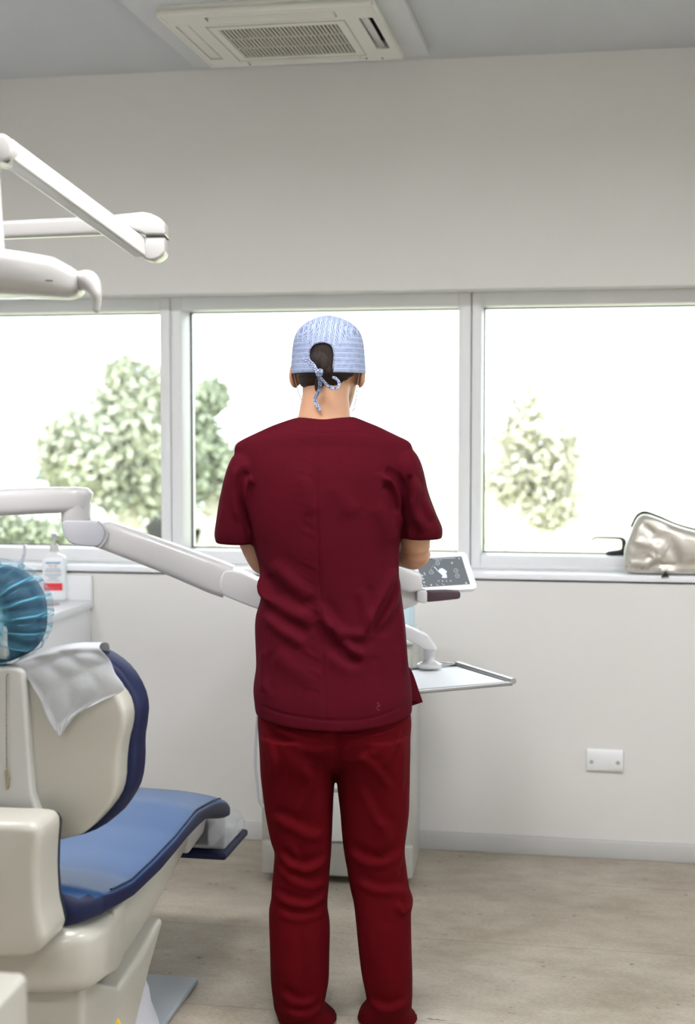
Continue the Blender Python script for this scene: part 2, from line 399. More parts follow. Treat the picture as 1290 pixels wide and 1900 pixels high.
def creases(co, no, strokes, back=True):
    """sculpted folds: strokes (px polyline, width px, height mm, asymmetry)"""
    z = co[:, 2]; u = co[:, 0]; disp = np.zeros(len(co))
    wgt = np.clip(-no[:, 1]*1.6+.15, 0, 1)
    for pts, wd, amp, asy in strokes:
        P = [Q(x, y, PD-.08) for x, y in pts]; P = [(p.x, p.z) for p in spline([(p.x, 0, p.z) for p in P], 5)] if False else [(p.x, p.z) for p in P]
        sm = spline([(a, b, 0) for a, b in P], 5); L = len(sm)-1; wd_ = wd/754
        best = np.full(len(co), 1e9); sg = np.zeros(len(co)); tt = np.zeros(len(co))
        for i in range(L):
            ax, az = sm[i].x, sm[i].y; dx = sm[i+1].x-ax; dz = sm[i+1].y-az; l2 = dx*dx+dz*dz+1e-12
            t = np.clip(((u-ax)*dx+(z-az)*dz)/l2, 0, 1); ex = u-(ax+t*dx); ez = z-(az+t*dz); d = np.hypot(ex, ez)
            m = d < best; best[m] = d[m]; sg[m] = np.sign(dx*ez-dz*ex)[m]; tt[m] = ((i+t)/L)[m]
        s = best*sg/wd_; ends = np.clip(np.minimum(tt, 1-tt)*5+.12, 0, 1); ends[best > 4*wd_] = 0
        disp += ends*amp*GAIN/1000*(np.exp(-s*s)-asy*np.exp(-((s-1.5)/1.1)**2))
    disp = np.where(disp < 0, -.0085*np.tanh(-disp/.0085), disp)
    return co+no*(disp*wgt)[:, None]
def grain(co, no, amp, sc, seed=0, st=(1, 1, 1)):
    d = np.array([noise.noise(Vector((p[0]*sc*st[0]+seed, p[1]*sc*st[1], p[2]*sc*st[2]))) for p in co])
    return co+no*(d*amp)[:, None]
def from_np(co, fs):
    g = G(); g.v = [Vector(p) for p in co]; g.f = fs; return g

# --- body
TOR = [(774, 552, 657, 3.515, .062), (780, 534, 673, 3.51, .070, .066), (792, 502, 703, 3.505, .084, .074), (806, 470, 734, 3.50, .092, .082), (818, 445, 758, 3.5, .096, .086), (828, 436, 765, 3.5, .10, .088), (845, 436, 766, 3.5, .110, .095),
       (880, 442, 763, 3.5, .125, .108), (930, 450, 756, 3.5, .132, .115), (980, 461, 747, 3.5, .132, .115), (1020, 473, 741, 3.5, .128, .112), (1062, 483, 741, 3.5, .122, .108),
       (1105, 485, 746, 3.5, .12, .106), (1150, 474, 752, 3.5, .122, .11), (1200, 474, 756, 3.5, .126, .118), (1240, 475, 759, 3.5, .13, .124), (1285, 471, 764, 3.5, .134, .136), (1318, 473, 765, 3.5, .136, .140), (1334, 475, 764, 3.5, .136, .141)]
g = G(); g.loft(ring_rows(TOR[1:], shrink=.022))
HC = Vector((Q(607, 650).x, 3.535, 0)); ZCH = Q(609, 764).z                     # head: chin height
HR = [(.0, .012, .06, .075), (.006, .028, .035, .088), (.02, .046, .0, .096), (.045, .060, -.035, .096), (.07, .068, -.068, .097), (.10, .074, -.088, .097), (.13, .079, -.096, .094), (.155, .080, -.096, .088), (.175, .077, -.090, .080), (.192, .068, -.078, .066), (.205, .052, -.058, .046), (.213, .030, -.034, .022), (.216, .008, -.012, .0)]
yaw = Matrix.Rotation(math.radians(-10), 3, 'Z') @ Matrix.Rotation(math.radians(-7), 3, 'X')
def H(p): return Vector((HC.x, HC.y, ZCH))+yaw @ Vector(p)
hr = []
for z, hw, yb, yf in HR:
    hr.append([H((hw*sp(math.cos(2*math.pi*j/40), .92), (yb+yf)/2+(yf-yb)/2*sp(math.sin(2*math.pi*j/40), .92), z)) for j in range(40)])
g.loft(hr)
nk0 = Q(602, 790)
g.sweep([(nk0.x, 3.51, Q(0, 815).z), (nk0.x, 3.512, Q(0, 770).z), (Q(604, 740).x, 3.515, Q(0, 735).z), (Q(607, 700).x, 3.53, Q(0, 690).z)], [(.082, .07), (.064, .062), (.0575, .062), (.059, .06)], up=Vector((0, 1, 0)), n=32)
g.sweep([H((0, .090, .105)), H((0, .104, .085)), H((0, .117, .066)), H((0, .100, .057))], [(.006, .005), (.009, .008), (.014, .011), (.012, .006)], n=12)      # nose
g.sweep([H((-.022, .088, .037)), H((0, .098, .039)), H((.022, .088, .037))], [.003, .006, .003], n=10)                                                      # lips
g.sweep([H((-.020, .087, .030)), H((0, .097, .030)), H((.020, .087, .030))], [.003, .006, .003], n=10)
for s_ in (-1, 1):                                                                                                                                           # ears
    Re = yaw @ Matrix.Rotation(s_*.75, 3, 'Z') @ Matrix.Rotation(s_*-.12, 3, 'Y')
    g.ball(H((s_*.0815, -.004, .093)), (.008, .021, .034), Re)
    g.sweep([H((s_*(.079+.010*math.sin(a)), -.004-.019*math.sin(a)*1.1, .094+.033*math.cos(a))) for a in [i*math.pi/10 for i in range(11)]], .0042, up=Vector((0, 1, 0)), n=8)
# arms
def q3(px, py, D, pd=PD): a = Q(px, py, D); return Vector(a)
armL = [(470, 850, 3.5, .045), (452, 900, 3.51, .043), (458, 960, 3.52, .041), (482, 1028, 3.54, .039), (500, 1040, 3.58, .040), (540, 1028, 3.68, .035), (576, 1012, 3.80, .026), (590, 1008, 3.84, .024)]
armR = [(737, 850, 3.5, .045), (753, 900, 3.51, .043), (766, 960, 3.52, .042), (771, 1024, 3.545, .0395), (756, 1027, 3.59, .039), (712, 1018, 3.68, .033), (664, 1008, 3.80, .026), (650, 1005, 3.84, .024)]
for A in (armL, armR):
    pp = [q3(*a[:3]) for a in A]; P = spline(pp, 5); rr = [a[3] for a in A]; R = [np.interp(i/5, range(len(rr)), rr) for i in range(len(P))]
    g.sweep(P, [(float(r), float(r)*.95) for r in R], up=Vector((.1, -.4, 1)), n=24)
def hand(wrist, fwd, side):
    """wrist point, pointing direction, side +1 = thumb towards +u"""
    f = Vector(fwd).normalized(); s = f.cross(UP).normalized()*side; n_ = s.cross(f).normalized()
    if n_.z > 0: n_ = -n_                                                     # palm faces down
    T = lambda a, b, c: Vector(wrist)+f*a+s*b+n_*c
    g.loft([[T(a, hw*math.cos(2*math.pi*j/20), off+th*math.sin(2*math.pi*j/20)) for j in range(20)] for a, hw, th, off in ((-.02, .024, .021, 0), (.01, .030, .019, .001), (.04, .038, .016, .003), (.075, .041, .014, .006), (.092, .036, .011, .009))])
    for k, (b, L) in enumerate(((.030, .070), (.010, .079), (-.010, .073), (-.029, .057))):
        p = T(.082, b, .008); pts = [T(.06, b*.9, .004), p]; ang = .25+.08*k; a_ = .082; c_ = .008
        for q_, fr in enumerate((.45, .30, .25)):
            a_ += L*fr*math.cos(ang); c_ += L*fr*math.sin(ang); pts.append(T(a_, b*(1+.12*(q_+1)), c_)); ang += .42
        P = spline(pts, 3); g.sweep(P, [(.0088-.0022*i/len(P)) for i in range(len(P))], up=s, n=12)
    pts = [T(.010, .022, .006), T(.035, .045, .014), T(.062, .060, .022), T(.084, .062, .032)]
    P = spline(pts, 4); g.sweep(P, [(.0135-.0045*i/len(P)) for i in range(len(P))], up=n_, n=12)
hand(q3(590, 1008, 3.845), (.10, .9, -.20), 1)
hand(q3(650, 1005, 3.845), (-.10, .9, -.20), -1)
# legs, feet (inside trousers and shoes)
g.loft(ring_rows([(1250, 495, 745, 3.5, .09), (1330, 495, 747, 3.5, .095), (1390, 500, 742, 3.5, .08), (1405, 505, 738, 3.5, .06)], shrink=.0))
for xs in ([(557, 1400), (553, 1500), (560, 1620), (557, 1720), (556, 1830), (556, 1870)], [(692, 1400), (697, 1500), (702, 1620), (712, 1720), (718, 1830), (720, 1870)]):
    P = [q3(x, y, 3.5) for x, y in xs]; g.sweep(P, [.068, .062, .050, .052, .036, .034], up=Vector((0, 1, 0)), n=20)
    a = P[-1]; g.sweep([(a.x, 3.49, .040), (a.x, 3.53, .05), (a.x, 3.60, .045), (a.x, 3.68, .038), (a.x, 3.72, .036)], [(.022, .02), (.030, .036), (.036, .03), (.042, .022), (.03, .012)], n=20)
co, no, fs = remeshed(g, .0042, 4, .5)
# eye sockets and ear hollows
for s_ in (-1, 1):
    e = np.array(H((s_*.032, .090, .112))); d = np.linalg.norm(co-e, axis=1); co = co-no*(.007*np.exp(-(d/.014)**2))[:, None]
body = build('body', from_np(co, fs), M_skin, person, 180, 'cam')
M_eye = mat('eye white', (.8, .8, .78), .2)
M_iris = mat('brown iris', (.05, .025, .012), .15)
for s_ in (-1, 1):
    ey = build('eye', G().ball(H((s_*.032, .0805, .111)), .0112), M_eye, body, 180, 'cam')
    build('iris', G().ball(H((s_*.032, .0885, .1105)), (.0054, .0038, .0054), yaw), M_iris, ey, 180, 'cam')
    build('eyelid', G().ball(H((s_*.032, .0795, .1135)), (.0150, .0128, .0098), yaw @ Matrix.Rotation(.75, 3, 'X')), M_skin, ey, 180, 'cam')
    build('eyebrow', G().sweep(spline([H((s_*.014, .093, .1285)), H((s_*.030, .092, .133)), H((s_*.048, .082, .129))], 4), (.0032, .0022), n=8), M_hair, body, 180, 'cam')

# --- scrub top
g = G(); shell_loft(g, ring_rows(TOR, sub=5), .012, 4)
SL = [(838, 446, 470, 3.5, .035), (846, 434, 480, 3.5, .058), (866, 424, 486, 3.5, .072), (895, 415, 480, 3.505, .076), (930, 407, 474, 3.51, .076), (965, 401, 472, 3.515, .076), (992, 397, 474, 3.52, .076), (1009, 400, 476, 3.525, .075)]
SR = [(832, 738, 760, 3.5, .035), (840, 726, 771, 3.5, .058), (860, 720, 781, 3.5, .072), (890, 727, 790, 3.505, .076), (920, 737, 798, 3.51, .076), (950, 742, 809, 3.515, .076), (980, 744, 822, 3.52, .076), (1000, 746, 821, 3.525, .075)]
shell_loft(g, ring_rows(SL, sub=5, n=40), .012, 4); shell_loft(g, ring_rows(SR, sub=5, n=40), .012, 4)
co, no, fs = remeshed(g, .0037, 12, .6)
z_ = lambda x, y: (380+x/2.6875, 560+y/2.6875)
z2 = lambda x, y: (380+x/2.6875, 1000+y/2.6875)
S = []
S.append(([(588, 782), (588, 860), (590, 960), (593, 1060), (598, 1160), (602, 1240), (604, 1325)], 2.2, -1.8, 0))
rng = random.Random(3)
for i in range(17):
    y = 830+i*28+rng.uniform(-5, 5); x = 588+(y-780)*.03
    S.append(([(x-2, y), (x-12-rng.uniform(0, 10), y-5-rng.uniform(0, 6)), (x-24-rng.uniform(0, 22), y-12-rng.uniform(0, 10))], 3.0+rng.uniform(0, 1.5), rng.uniform(.2, .6), .5))
S.append(([(x, y) for x, y in [(470, 806), (520, 796), (560, 800), (600, 803), (650, 801), (700, 805)]], 1.8, -.9, 0))
S += [([z_(885, 868), z_(925, 895), z_(958, 955), z_(978, 1050), z_(978, 1150)], 7, 8, 1.2), ([z_(900, 905), z_(935, 960), z_(955, 1060)], 8, -6, 0),
      ([z_(1035, 868), z_(1015, 920), z_(1000, 1000), z_(985, 1090)], 7, -8, .3), ([z_(1040, 870), z_(1050, 940), z_(1060, 1040), z_(1090, 1130)], 8, 6, .5),
      ([z_(850, 1010), z_(905, 1100), z_(950, 1200)], 14, 3, .4),
      ([z_(222, 868), z_(190, 872), z_(172, 900), z_(168, 960), z_(185, 1050), z_(215, 1150)], 6, -7, .3), ([z_(240, 880), z_(215, 900), z_(200, 960), z_(215, 1060)], 8, 5, .3),
      ([z_(150, 820), z_(150, 900), z_(150, 1000), z_(175, 1100)], 9, 4, .6),
      ([z_(120, 760), z_(110, 850), z_(100, 950)], 12, 2, .3),
      ([z_(1075, 900), z_(1100, 1000), z_(1150, 1090)], 10, 3.5, .6),
      ([z_(1030, 960), z_(1050, 1060), z_(1100, 1150)], 10, 3, .6),
      ([z_(480, 860), z_(520, 960), z_(545, 1060)], 16, 2.5, .3),
      ([z_(640, 900), z_(700, 1000), z_(760, 1050)], 16, 2, .3),
      ([z2(955, 150), z2(890, 270), z2(835, 380), z2(805, 465)], 9, 8, .9),
      ([z2(985, 200), z2(940, 330), z2(850, 460)], 9, 5, .8),
      ([z2(800, 570), z2(740, 550), z2(690, 500), z2(640, 450), z2(600, 380)], 11, 8, .9),
      ([z2(815, 468), z2(740, 470), z2(680, 450), z2(610, 400)], 10, 5, .6),
      ([z2(250, 180), z2(330, 300), z2(430, 360), z2(540, 400)], 15, 6, .6),
      ([z2(290, 380), z2(370, 440), z2(440, 480), z2(490, 520)], 12, 5, .7),
      ([z2(270, 200), z2(300, 260), z2(340, 320)], 9, 6, .7),
      ([z2(330, 120), z2(440, 220), z2(520, 300)], 16, 4, .4),
      ([z2(560, 300), z2(600, 380), z2(640, 470), z2(650, 520)], 10, 4, .6),
      ([z2(770, 240), z2(800, 330), z2(820, 420)], 10, 3, .5),
      ([z2(620, 560), z2(700, 610), z2(800, 620)], 14, 3, .4),
      ([z2(350, 560), z2(450, 640), z2(560, 700)], 18, 3, .4),
      ([z2(980, 330), z2(985, 450), z2(1000, 560), z2(1010, 700)], 6, 3, .7),
      ([z2(300, 550), z2(290, 650), z2(300, 780)], 8, 3, .5),
      ([z2(245, 855), z2(400, 862), z2(600, 870), z2(800, 875), z2(1025, 850)], 1.8, -1.2, 0)]
co = creases(co, no, S)
co = grain(co, no, .0012, 22, 3, (1, 1, .6)); co = grain(co, no, .0022, 8, 9, (1, 1, .7))
uc, zh = Q(618, 1333).x, Q(0, 1240).z       # hem rises towards the side slits
k_ = np.clip((zh-co[:, 2])/.10, 0, 1); co[:, 2] += .020*k_*((co[:, 0]-uc)/.195)**2-.004*k_
top = build('scrub_top', from_np(co, fs), M_top, person, 180, 'cam')
lg = G()
for pts in ([(699, 1306), (702, 1304), (704, 1307), (701, 1311), (699, 1314), (702, 1318), (705, 1316)], [(703, 1311), (706, 1309)]):
    lg.sweep([Q(x, y, PD-.1425) for x, y in pts], (.0012, .0012), up=Vector((0, -1, .01)), n=6)
build('embroidered_mark', lg, mat('red thread', (.10, .006, .010), .8), top, 60, 'cam')
fl = G(); outer = [(757, 1236), (764, 1244), (769, 1256), (777, 1280), (785, 1303), (772, 1302), (760, 1300)]
fl.prism([Q(x, y, 3.53+.0009*(x-757)) for x, y in outer], (0, .006, 0), .001)
fl.prism([Q(x, y, 3.53+.02) for x, y in [(757, 1236), (769, 1256), (785, 1303), (758, 1312)]], (.0, .05, -.004), .002)
build('open_front_flap', fl, M_top, top, 60, 'cam')

# --- trousers
g = G()
LEG_L = [(1360, 480, 610, 3.5, .112, .112), (1400, 482, 618, 3.5, .108, .11), (1440, 483.5, 621, 3.5, .10, .098), (1480, 488, 619, 3.5, .095, .09), (1502, 491, 618, 3.5, .092, .085), (1555, 502, 615, 3.5, .085, .078), (1580, 510, 614, 3.5, .082, .075),
         (1611, 508, 612, 3.5, .08, .075), (1640, 505, 610, 3.5, .08, .075), (1667, 503.5, 608, 3.5, .08, .075), (1685, 500, 608, 3.5, .08, .076), (1716, 500, 612, 3.5, .08, .08), (1772, 502, 611, 3.5, .078, .082), (1819, 503.5, 609, 3.5, .076, .078), (1850, 507, 603, 3.5, .076, .074), (1865, 509, 601, 3.5, .082, .072), (1880, 513, 612, 3.51, .09, .07), (1896, 517, 625, 3.52, .10, .07)]
LEG_R = [(1360, 618, 762, 3.5, .112, .112), (1400, 622, 761.5, 3.5, .108, .11), (1440, 625, 761, 3.5, .10, .098), (1477, 628, 760, 3.5, .095, .09), (1511, 632, 759, 3.5, .092, .086), (1574, 638, 753, 3.5, .084, .076), (1611, 644, 755, 3.5, .08, .074), (1648, 651, 759, 3.5, .08, .075), (1668, 656, 765.6, 3.5, .08, .077), (1688, 659, 762.5, 3.5, .08, .077), (1698, 660, 762, 3.5, .08, .078),
         (1744, 665, 763, 3.5, .08, .082), (1803, 672, 765.6, 3.5, .077, .08), (1843, 679, 766, 3.5, .076, .076), (1860, 679, 765, 3.5, .082, .072), (1878, 668, 765, 3.51, .09, .07), (1896, 663, 776, 3.52, .10, .07)]
g.loft(ring_rows([(1255, 492, 745, 3.5, .11, .10), (1290, 485, 752, 3.5, .112, .102), (1330, 479, 763, 3.5, .116, .110), (1370, 480.5, 762, 3.5, .112, .116), (1400, 484, 760, 3.5, .088, .094), (1418, 490, 755, 3.5, .055, .06), (1430, 500, 745, 3.5, .02, .02)]))
shell_loft(g, ring_rows(LEG_L, n=40), .010, 6); shell_loft(g, ring_rows(LEG_R, n=40), .010, 6)
co, no, fs = remeshed(g, .0042, 4, .5)
for px, py in ((555, 1378), (690, 1378)):
    c = Q(px, py, 3.4); d = np.hypot(co[:, 0]-c.x, (co[:, 2]-c.z)*.9); m = np.clip(-no[:, 1], 0, 1)
    co[:, 1] -= .010*np.exp(-(d/.065)**2)*m
y_ = lambda x, y: (440+x/3.225, 1400+y/3.225)
S = [([(624, 1350), (624, 1380), (623, 1405), (623, 1435)], 9, -6, 0),
     ([z2(640, 930), z2(570, 980), z2(450, 960), z2(340, 950)], 10, 4, .8),
     ([z2(660, 1000), z2(560, 1040), z2(450, 1000), z2(380, 930)], 12, 4, .6),
     ([z2(300, 920), z2(330, 1050), z2(350, 1110), z2(340, 1200)], 8, 5, .8),
     ([z2(700, 960), z2(820, 965), z2(970, 945)], 3, 2.5, .8), ([z2(975, 950), z2(930, 1060), z2(890, 1140)], 5, 3.5, .8),
     ([z2(700, 1110), z2(780, 1080), z2(850, 1040)], 9, 4, .7), ([z2(760, 1060), z2(850, 1130), z2(930, 1250)], 8, 3, .7),
     ([z2(980, 960), z2(990, 1100), z2(975, 1280)], 8, 3, .6),
     ([y_(400, 60), y_(440, 160), y_(400, 260), y_(350, 420)], 10, 5, .8), ([y_(200, 380), y_(320, 430), y_(420, 480), y_(520, 500)], 11, 5, .8),
     ([y_(240, 600), y_(320, 670), y_(420, 695), y_(540, 650)], 9, 6.5, 1), ([y_(230, 690), y_(330, 760), y_(440, 800), y_(540, 790)], 9, 4, .8), ([y_(215, 860), y_(330, 900), y_(450, 910), y_(540, 850)], 8, 5, .9),
     ([y_(240, 960), y_(360, 990), y_(480, 980), y_(545, 940)], 8, 3.5, .8), ([y_(320, 560), y_(350, 640), y_(300, 720)], 9, 4, .7),
     ([y_(660, 590), y_(760, 650), y_(880, 660), y_(1000, 600)], 10, 5, .9), ([y_(700, 770), y_(820, 820), y_(940, 830), y_(1040, 860)], 9, 4, .8),
     ([y_(1010, 540), y_(980, 640), y_(950, 740)], 6, 4, .8), ([y_(860, 380), y_(890, 500), y_(840, 620)], 12, 4, .6), ([y_(740, 180), y_(800, 320), y_(860, 440)], 9, 3, .6),
     ([y_(780, 900), y_(800, 1100), y_(820, 1300)], 16, 3, .4), ([y_(900, 1000), y_(880, 1200), y_(900, 1400)], 14, 3, .4), ([y_(960, 900), y_(1000, 960), y_(1040, 930)], 7, 5, .8),
     ([y_(320, 1050), y_(330, 1250), y_(300, 1400)], 14, 3, .4), ([y_(430, 1050), y_(440, 1200), y_(470, 1380)], 14, 3, .5),
     ([y_(260, 1440), y_(360, 1500), y_(480, 1490)], 9, 5, .8), ([y_(300, 1550), y_(400, 1570), y_(520, 1540)], 8, 5, .8), ([y_(790, 1500), y_(900, 1540), y_(1020, 1500)], 9, 5, .8),
     ([y_(530, 1500), y_(560, 1560), y_(590, 1600)], 5, 4, .6)]
GAIN = 1.15; co = creases(co, no, S); co = grain(co, no, .0012, 20, 5, (1, 1, .5)); co = grain(co, no, .003, 7, 1, (1, 1, .6))
co[:, 2] = np.maximum(co[:, 2], .006)
build('scrub_trousers', from_np(co, fs), M_pants, person, 180, 'cam')
for px in (556, 720):
    x = Q(px, 1870).x; g = G()
    g.sweep([(x, 3.475, .035), (x, 3.49, .038), (x, 3.57, .04), (x, 3.68, .04), (x, 3.74, .038), (x, 3.765, .035)], [(.026, .02), (.036, .03), (.042, .036), (.050, .036), (.042, .03), (.02, .018)], n=24, e=.8)
    for i, v in enumerate(g.v): v.z = max(v.z, .004)
    build('shoe', g, M_shoe, person, 60, 'cam')

# --- surgical cap
CX = Q(609, 650).x; CY = 3.53
cr = [(692.5, 69), (689, 69.5), (680, 69), (665, 68), (650, 67), (635, 65.2), (621, 61.5), (610, 55.5), (601, 46.5), (594, 36), (589, 25), (585.5, 13), (583.5, 2)]
def hcap(off=0, N=240, sub=8, zlow=None):
    rows = []
    R = [(Q(0, y, PD).z, x/754) for y, x in cr]; zz = [a[0] for a in R]; ww = [a[1] for a in R]
    P = spline([Vector((w_, 0, z)) for z, w_ in R], sub)
    if zlow: P = [Vector((P[0].x*(1-.35*((P[0].z-zl)/(P[0].z-zlow))), 0, zl)) for zl in np.linspace(zlow, P[0].z, 30)[:-1]]+P
    for p in P:
        w_ = max(p.x-off, .0005); zz_ = p.z-(off if p.x < .05 else off*.5)
        zr = Q(0, 692).z; lift = max(0, 1-(zz_-zr)/.075) if zz_ > zr-.02 else 1
        rows.append([Vector((CX+w_*sp(math.cos(2*math.pi*j/N), .96), CY+.008+(w_*1.20)*sp(math.sin(2*math.pi*j/N), .96), zz_+.040*min(1, lift)*max(0, math.sin(2*math.pi*j/N)-.15))) for j in range(N)])
    return rows, N
rows, N = hcap()
poly = [(573.5, 658), (574.5, 648), (580, 640), (589, 635.5), (600, 634.5), (610, 636.5), (617, 642), (620, 652), (620.5, 666), (618, 681), (619.5, 698), (586, 698), (582, 680), (574, 667)]
KP = [Q(x, y, CY-.098) for x, y in poly]; KP = [(p.x, p.z) for p in chaikin([Vector(p) for p in KP])]
def inside(x, z, P=KP):
    c = False; j = len(P)-1
    for i in range(len(P)):
        if (P[i][1] > z) != (P[j][1] > z) and x < (P[j][0]-P[i][0])*(z-P[i][1])/(P[j][1]-P[i][1])+P[i][0]: c = not c
        j = i
    return c
g = G(); g.loft(rows, False)
g.f = [q for q in g.f if not (lambda c: c.y < CY and inside(c.x, c.z))(sum((g.v[i] for i in q), Vector())/4)]
def mk_cap():
    m = bpy.data.materials.new('zigzag cap cotton'); m.use_nodes = True; nt = m.node_tree; p = nt.nodes['Principled BSDF']; L = nt.links.new
    uv = nt.nodes.new('ShaderNodeUVMap'); uv.uv_map = 'pattern'; s = nt.nodes.new('ShaderNodeSeparateXYZ'); L(uv.outputs[0], s.inputs[0])
    def M_(op, a, b=None):
        n = nt.nodes.new('ShaderNodeMath'); n.operation = op
        for i, x in enumerate((a, b)):
            if x is None: continue
            if isinstance(x, (int, float)): n.inputs[i].default_value = x
            else: L(x, n.inputs[i])
        return n.outputs[0]
    u, v = s.outputs[0], s.outputs[1]
    tri = M_('ABSOLUTE', M_('SUBTRACT', M_('FRACT', M_('DIVIDE', u, .0054)), .5))     # 0..0.5
    row = M_('FRACT', M_('ADD', M_('DIVIDE', v, .0043), M_('MULTIPLY', tri, 1.2)))
    zig = M_('LESS_THAN', row, .45)
    band = M_('GREATER_THAN', M_('FRACT', M_('DIVIDE', v, .0128)), .27)
    nz = nt.nodes.new('ShaderNodeTexNoise'); nz.inputs['Scale'].default_value = 90; L(uv.outputs[0], nz.inputs['Vector'])
    ln = nt.nodes.new('ShaderNodeMapRange'); ln.inputs[1].default_value = .22; ln.inputs[2].default_value = .66; ln.inputs[3].default_value = .25; L(nz.outputs['Fac'], ln.inputs[0])
    k = M_('MULTIPLY', M_('MULTIPLY', zig, band), ln.outputs[0])
    mx = nt.nodes.new('ShaderNodeMix'); mx.data_type = 'RGBA'; mx.inputs['A'].default_value = lin(156, 168, 196); mx.inputs['B'].default_value = lin(66, 74, 112); L(k, mx.inputs['Factor'])
    L(mx.outputs['Result'], p.inputs['Base Color']); p.inputs['Roughness'].default_value = .85; p.inputs['Subsurface Weight'].default_value = 0
    return m
M_capc = mk_cap()
def mk_tie():
    m = mat('printed tie cotton', lin(172, 186, 214), .85); nt = m.node_tree; p = nt.nodes['Principled BSDF']
    n = nt.nodes.new('ShaderNodeTexNoise'); n.inputs['Scale'].default_value = 420; n.inputs['Detail'].default_value = 1
    r = nt.nodes.new('ShaderNodeValToRGB'); e = r.color_ramp.elements; e[0].position = .40; e[0].color = lin(44, 52, 90); e[1].position = .56; e[1].color = lin(158, 170, 196)
    tc = nt.nodes.new('ShaderNodeTexCoord'); nt.links.new(tc.outputs['Object'], n.inputs['Vector']); nt.links.new(n.outputs['Fac'], r.inputs[0]); nt.links.new(r.outputs[0], p.inputs['Base Color']); return m
M_tie = mk_tie()
def add_uv(o, fn):
    me = o.data; l = me.uv_layers.new(name='pattern')
    for p in me.polygons:
        fn_ = fn(p)
        for li in p.loop_indices:
            l.data[li].uv = fn_(me.vertices[me.loops[li].vertex_index].co)
cap = build('surgical_cap', g, M_capc, person, 180, 'cam', thick=.0014)
RC = Matrix.Rotation(-TH, 3, 'Z'); capo = FR[person.name]
def capuv(p):
    c = RC @ (p.center+capo); px = 645+(c.x/c.y)*F; dz = (c.z-CZ)
    t = math.atan2(-dz, c.y)-PH; py = 950+F*math.tan(t)
    crown = py < 642-max(abs(px-600)-22, 0)*.55 and True
    def f(co):
        w_ = RC @ (co+capo)
        if crown: return (w_.z*.9-w_.y*.8, (w_.x-CX)*.98+(w_.z-1.7)*-.12)
        a = math.atan2(w_.y-CY, w_.x-CX); a = a if a > -math.pi/2 else a
        return ((a*.098) if w_.y-CY < 0 or True else 0, w_.z)
    return f
add_uv(cap, capuv)
def ribbon(name, pts, wd, parent, D0=3.425, th=.0012):
    P = spline([Q(a[0], a[1], D0+(a[2] if len(a) > 2 else 0)) for a in pts], 6); g = G(); g.sweep(P, (wd, th), up=Vector((0, -1, .05)), n=10, e=.6)
    return build(name, g, M_tie, parent, 60, 'cam')
# binding round the keyhole and the lower rim
def capsurf(x, z):
    i = min(range(len(rows)), key=lambda k: abs(rows[k][0].z-z)); r = rows[i]
    return min((p for p in r if p.y < CY), key=lambda p: abs(p.x-x))
ws_z = [(r[0].z, r[0].x-CX) for r in rows]
def capy(x, z):
    w_ = float(np.interp(z, [a[0] for a in ws_z], [a[1] for a in ws_z])); c_ = min(1, abs(x-CX)/w_)**(1/.96)
    return CY+.008-w_*1.2*max(0, 1-c_*c_)**.48
zl_ = rows[0][0].z; K2 = [p for p in KP]; i0 = [i for i, p in enumerate(K2) if p[1] < zl_+.004]
st = max(i0)+1 if i0 else 0; K2 = (K2[st:]+K2[:st]); K2 = [p for p in K2 if p[1] >= zl_+.004]
g = G(); g.sweep([Vector((a, capy(a, b)-.0008, b)) for a, b in K2], .0019, up=Vector((0, -1, .05)), n=8); build('opening_binding', g, M_tie, cap, 180, 'cam')
rim_ = [Vector((CX+(69/754)*sp(math.cos(a), .96), CY+.008+(69/754)*1.2*sp(math.sin(a), .96), zl_)) for a in [2*math.pi*i/120 for i in range(121)] if not (math.sin(a) < 0 and inside(CX+(69/754)*math.cos(a), zl_+.002))]
ribbon('cap_tie', [(566, 668, -.003), (572, 670, -.006), (580, 676, -.008), (585, 684, -.01), (590, 692, -.012)], .0052, cap)
ribbon('cap_tie', [(592, 697, -.01), (594, 710, .0), (593, 722, .008), (588, 733, .015), (585, 742, .018), (588, 751, .018), (595, 761, .016)], .0044, cap)
ribbon('cap_tie', [(594, 700, -.01), (601, 708, -.008), (610, 717, -.006), (620, 721, -.004), (628, 718, -.002), (629, 709, .002), (623, 702, .006), (617, 700, .01)], .0036, cap)
kb = G(); c = Q(593, 692, 3.405); kb.ball(c, (.0085, .007, .011), Matrix.Rotation(.5, 3, 'Y'))
build('cap_knot', kb, M_tie, cap, 180, 'cam')

# --- hair under the cap and in the opening
rows2, N = hcap(.0035, 200, 6, Q(0, 742).z)
HL = [(530, 691), (551, 691), (555, 700), (559, 714), (566, 718), (575, 722), (583, 731), (590, 737), (597, 731), (606, 722), (618, 716), (632, 711), (645, 704), (655, 696), (658, 691), (690, 691)]
hp = [Q(x, y, 3.45) for x, y in HL]; hx = [p.x for p in hp]; hz = [p.z for p in hp]
g = G(); g.loft(rows2, False)
def keep(q):
    c = sum((g.v[i] for i in q), Vector())/4
    if c.y > CY-.01: return False
    return c.z > float(np.interp(c.x, hx, hz)) and c.z < Q(0, 625).z
g.f = [q for q in g.f if keep(q)]
for v in g.v:                                    # pull the rear hair in below the cap so it hugs the head
    lo = Q(0, 700).z
    if v.z < lo:
        k = (lo-v.z)/.05; v.y += .030*k; v.x = CX-.003+(v.x-CX)*(1-.03*k)
hair = build('hair', g, M_hair, person, 180, 'cam', thick=.003)
g = G(); lock = [(599, 628, .020), (599, 646, .009), (599, 668, .000), (600, 684, -.002), (596, 698, .004), (592, 715, .016), (590, 736, .030)]
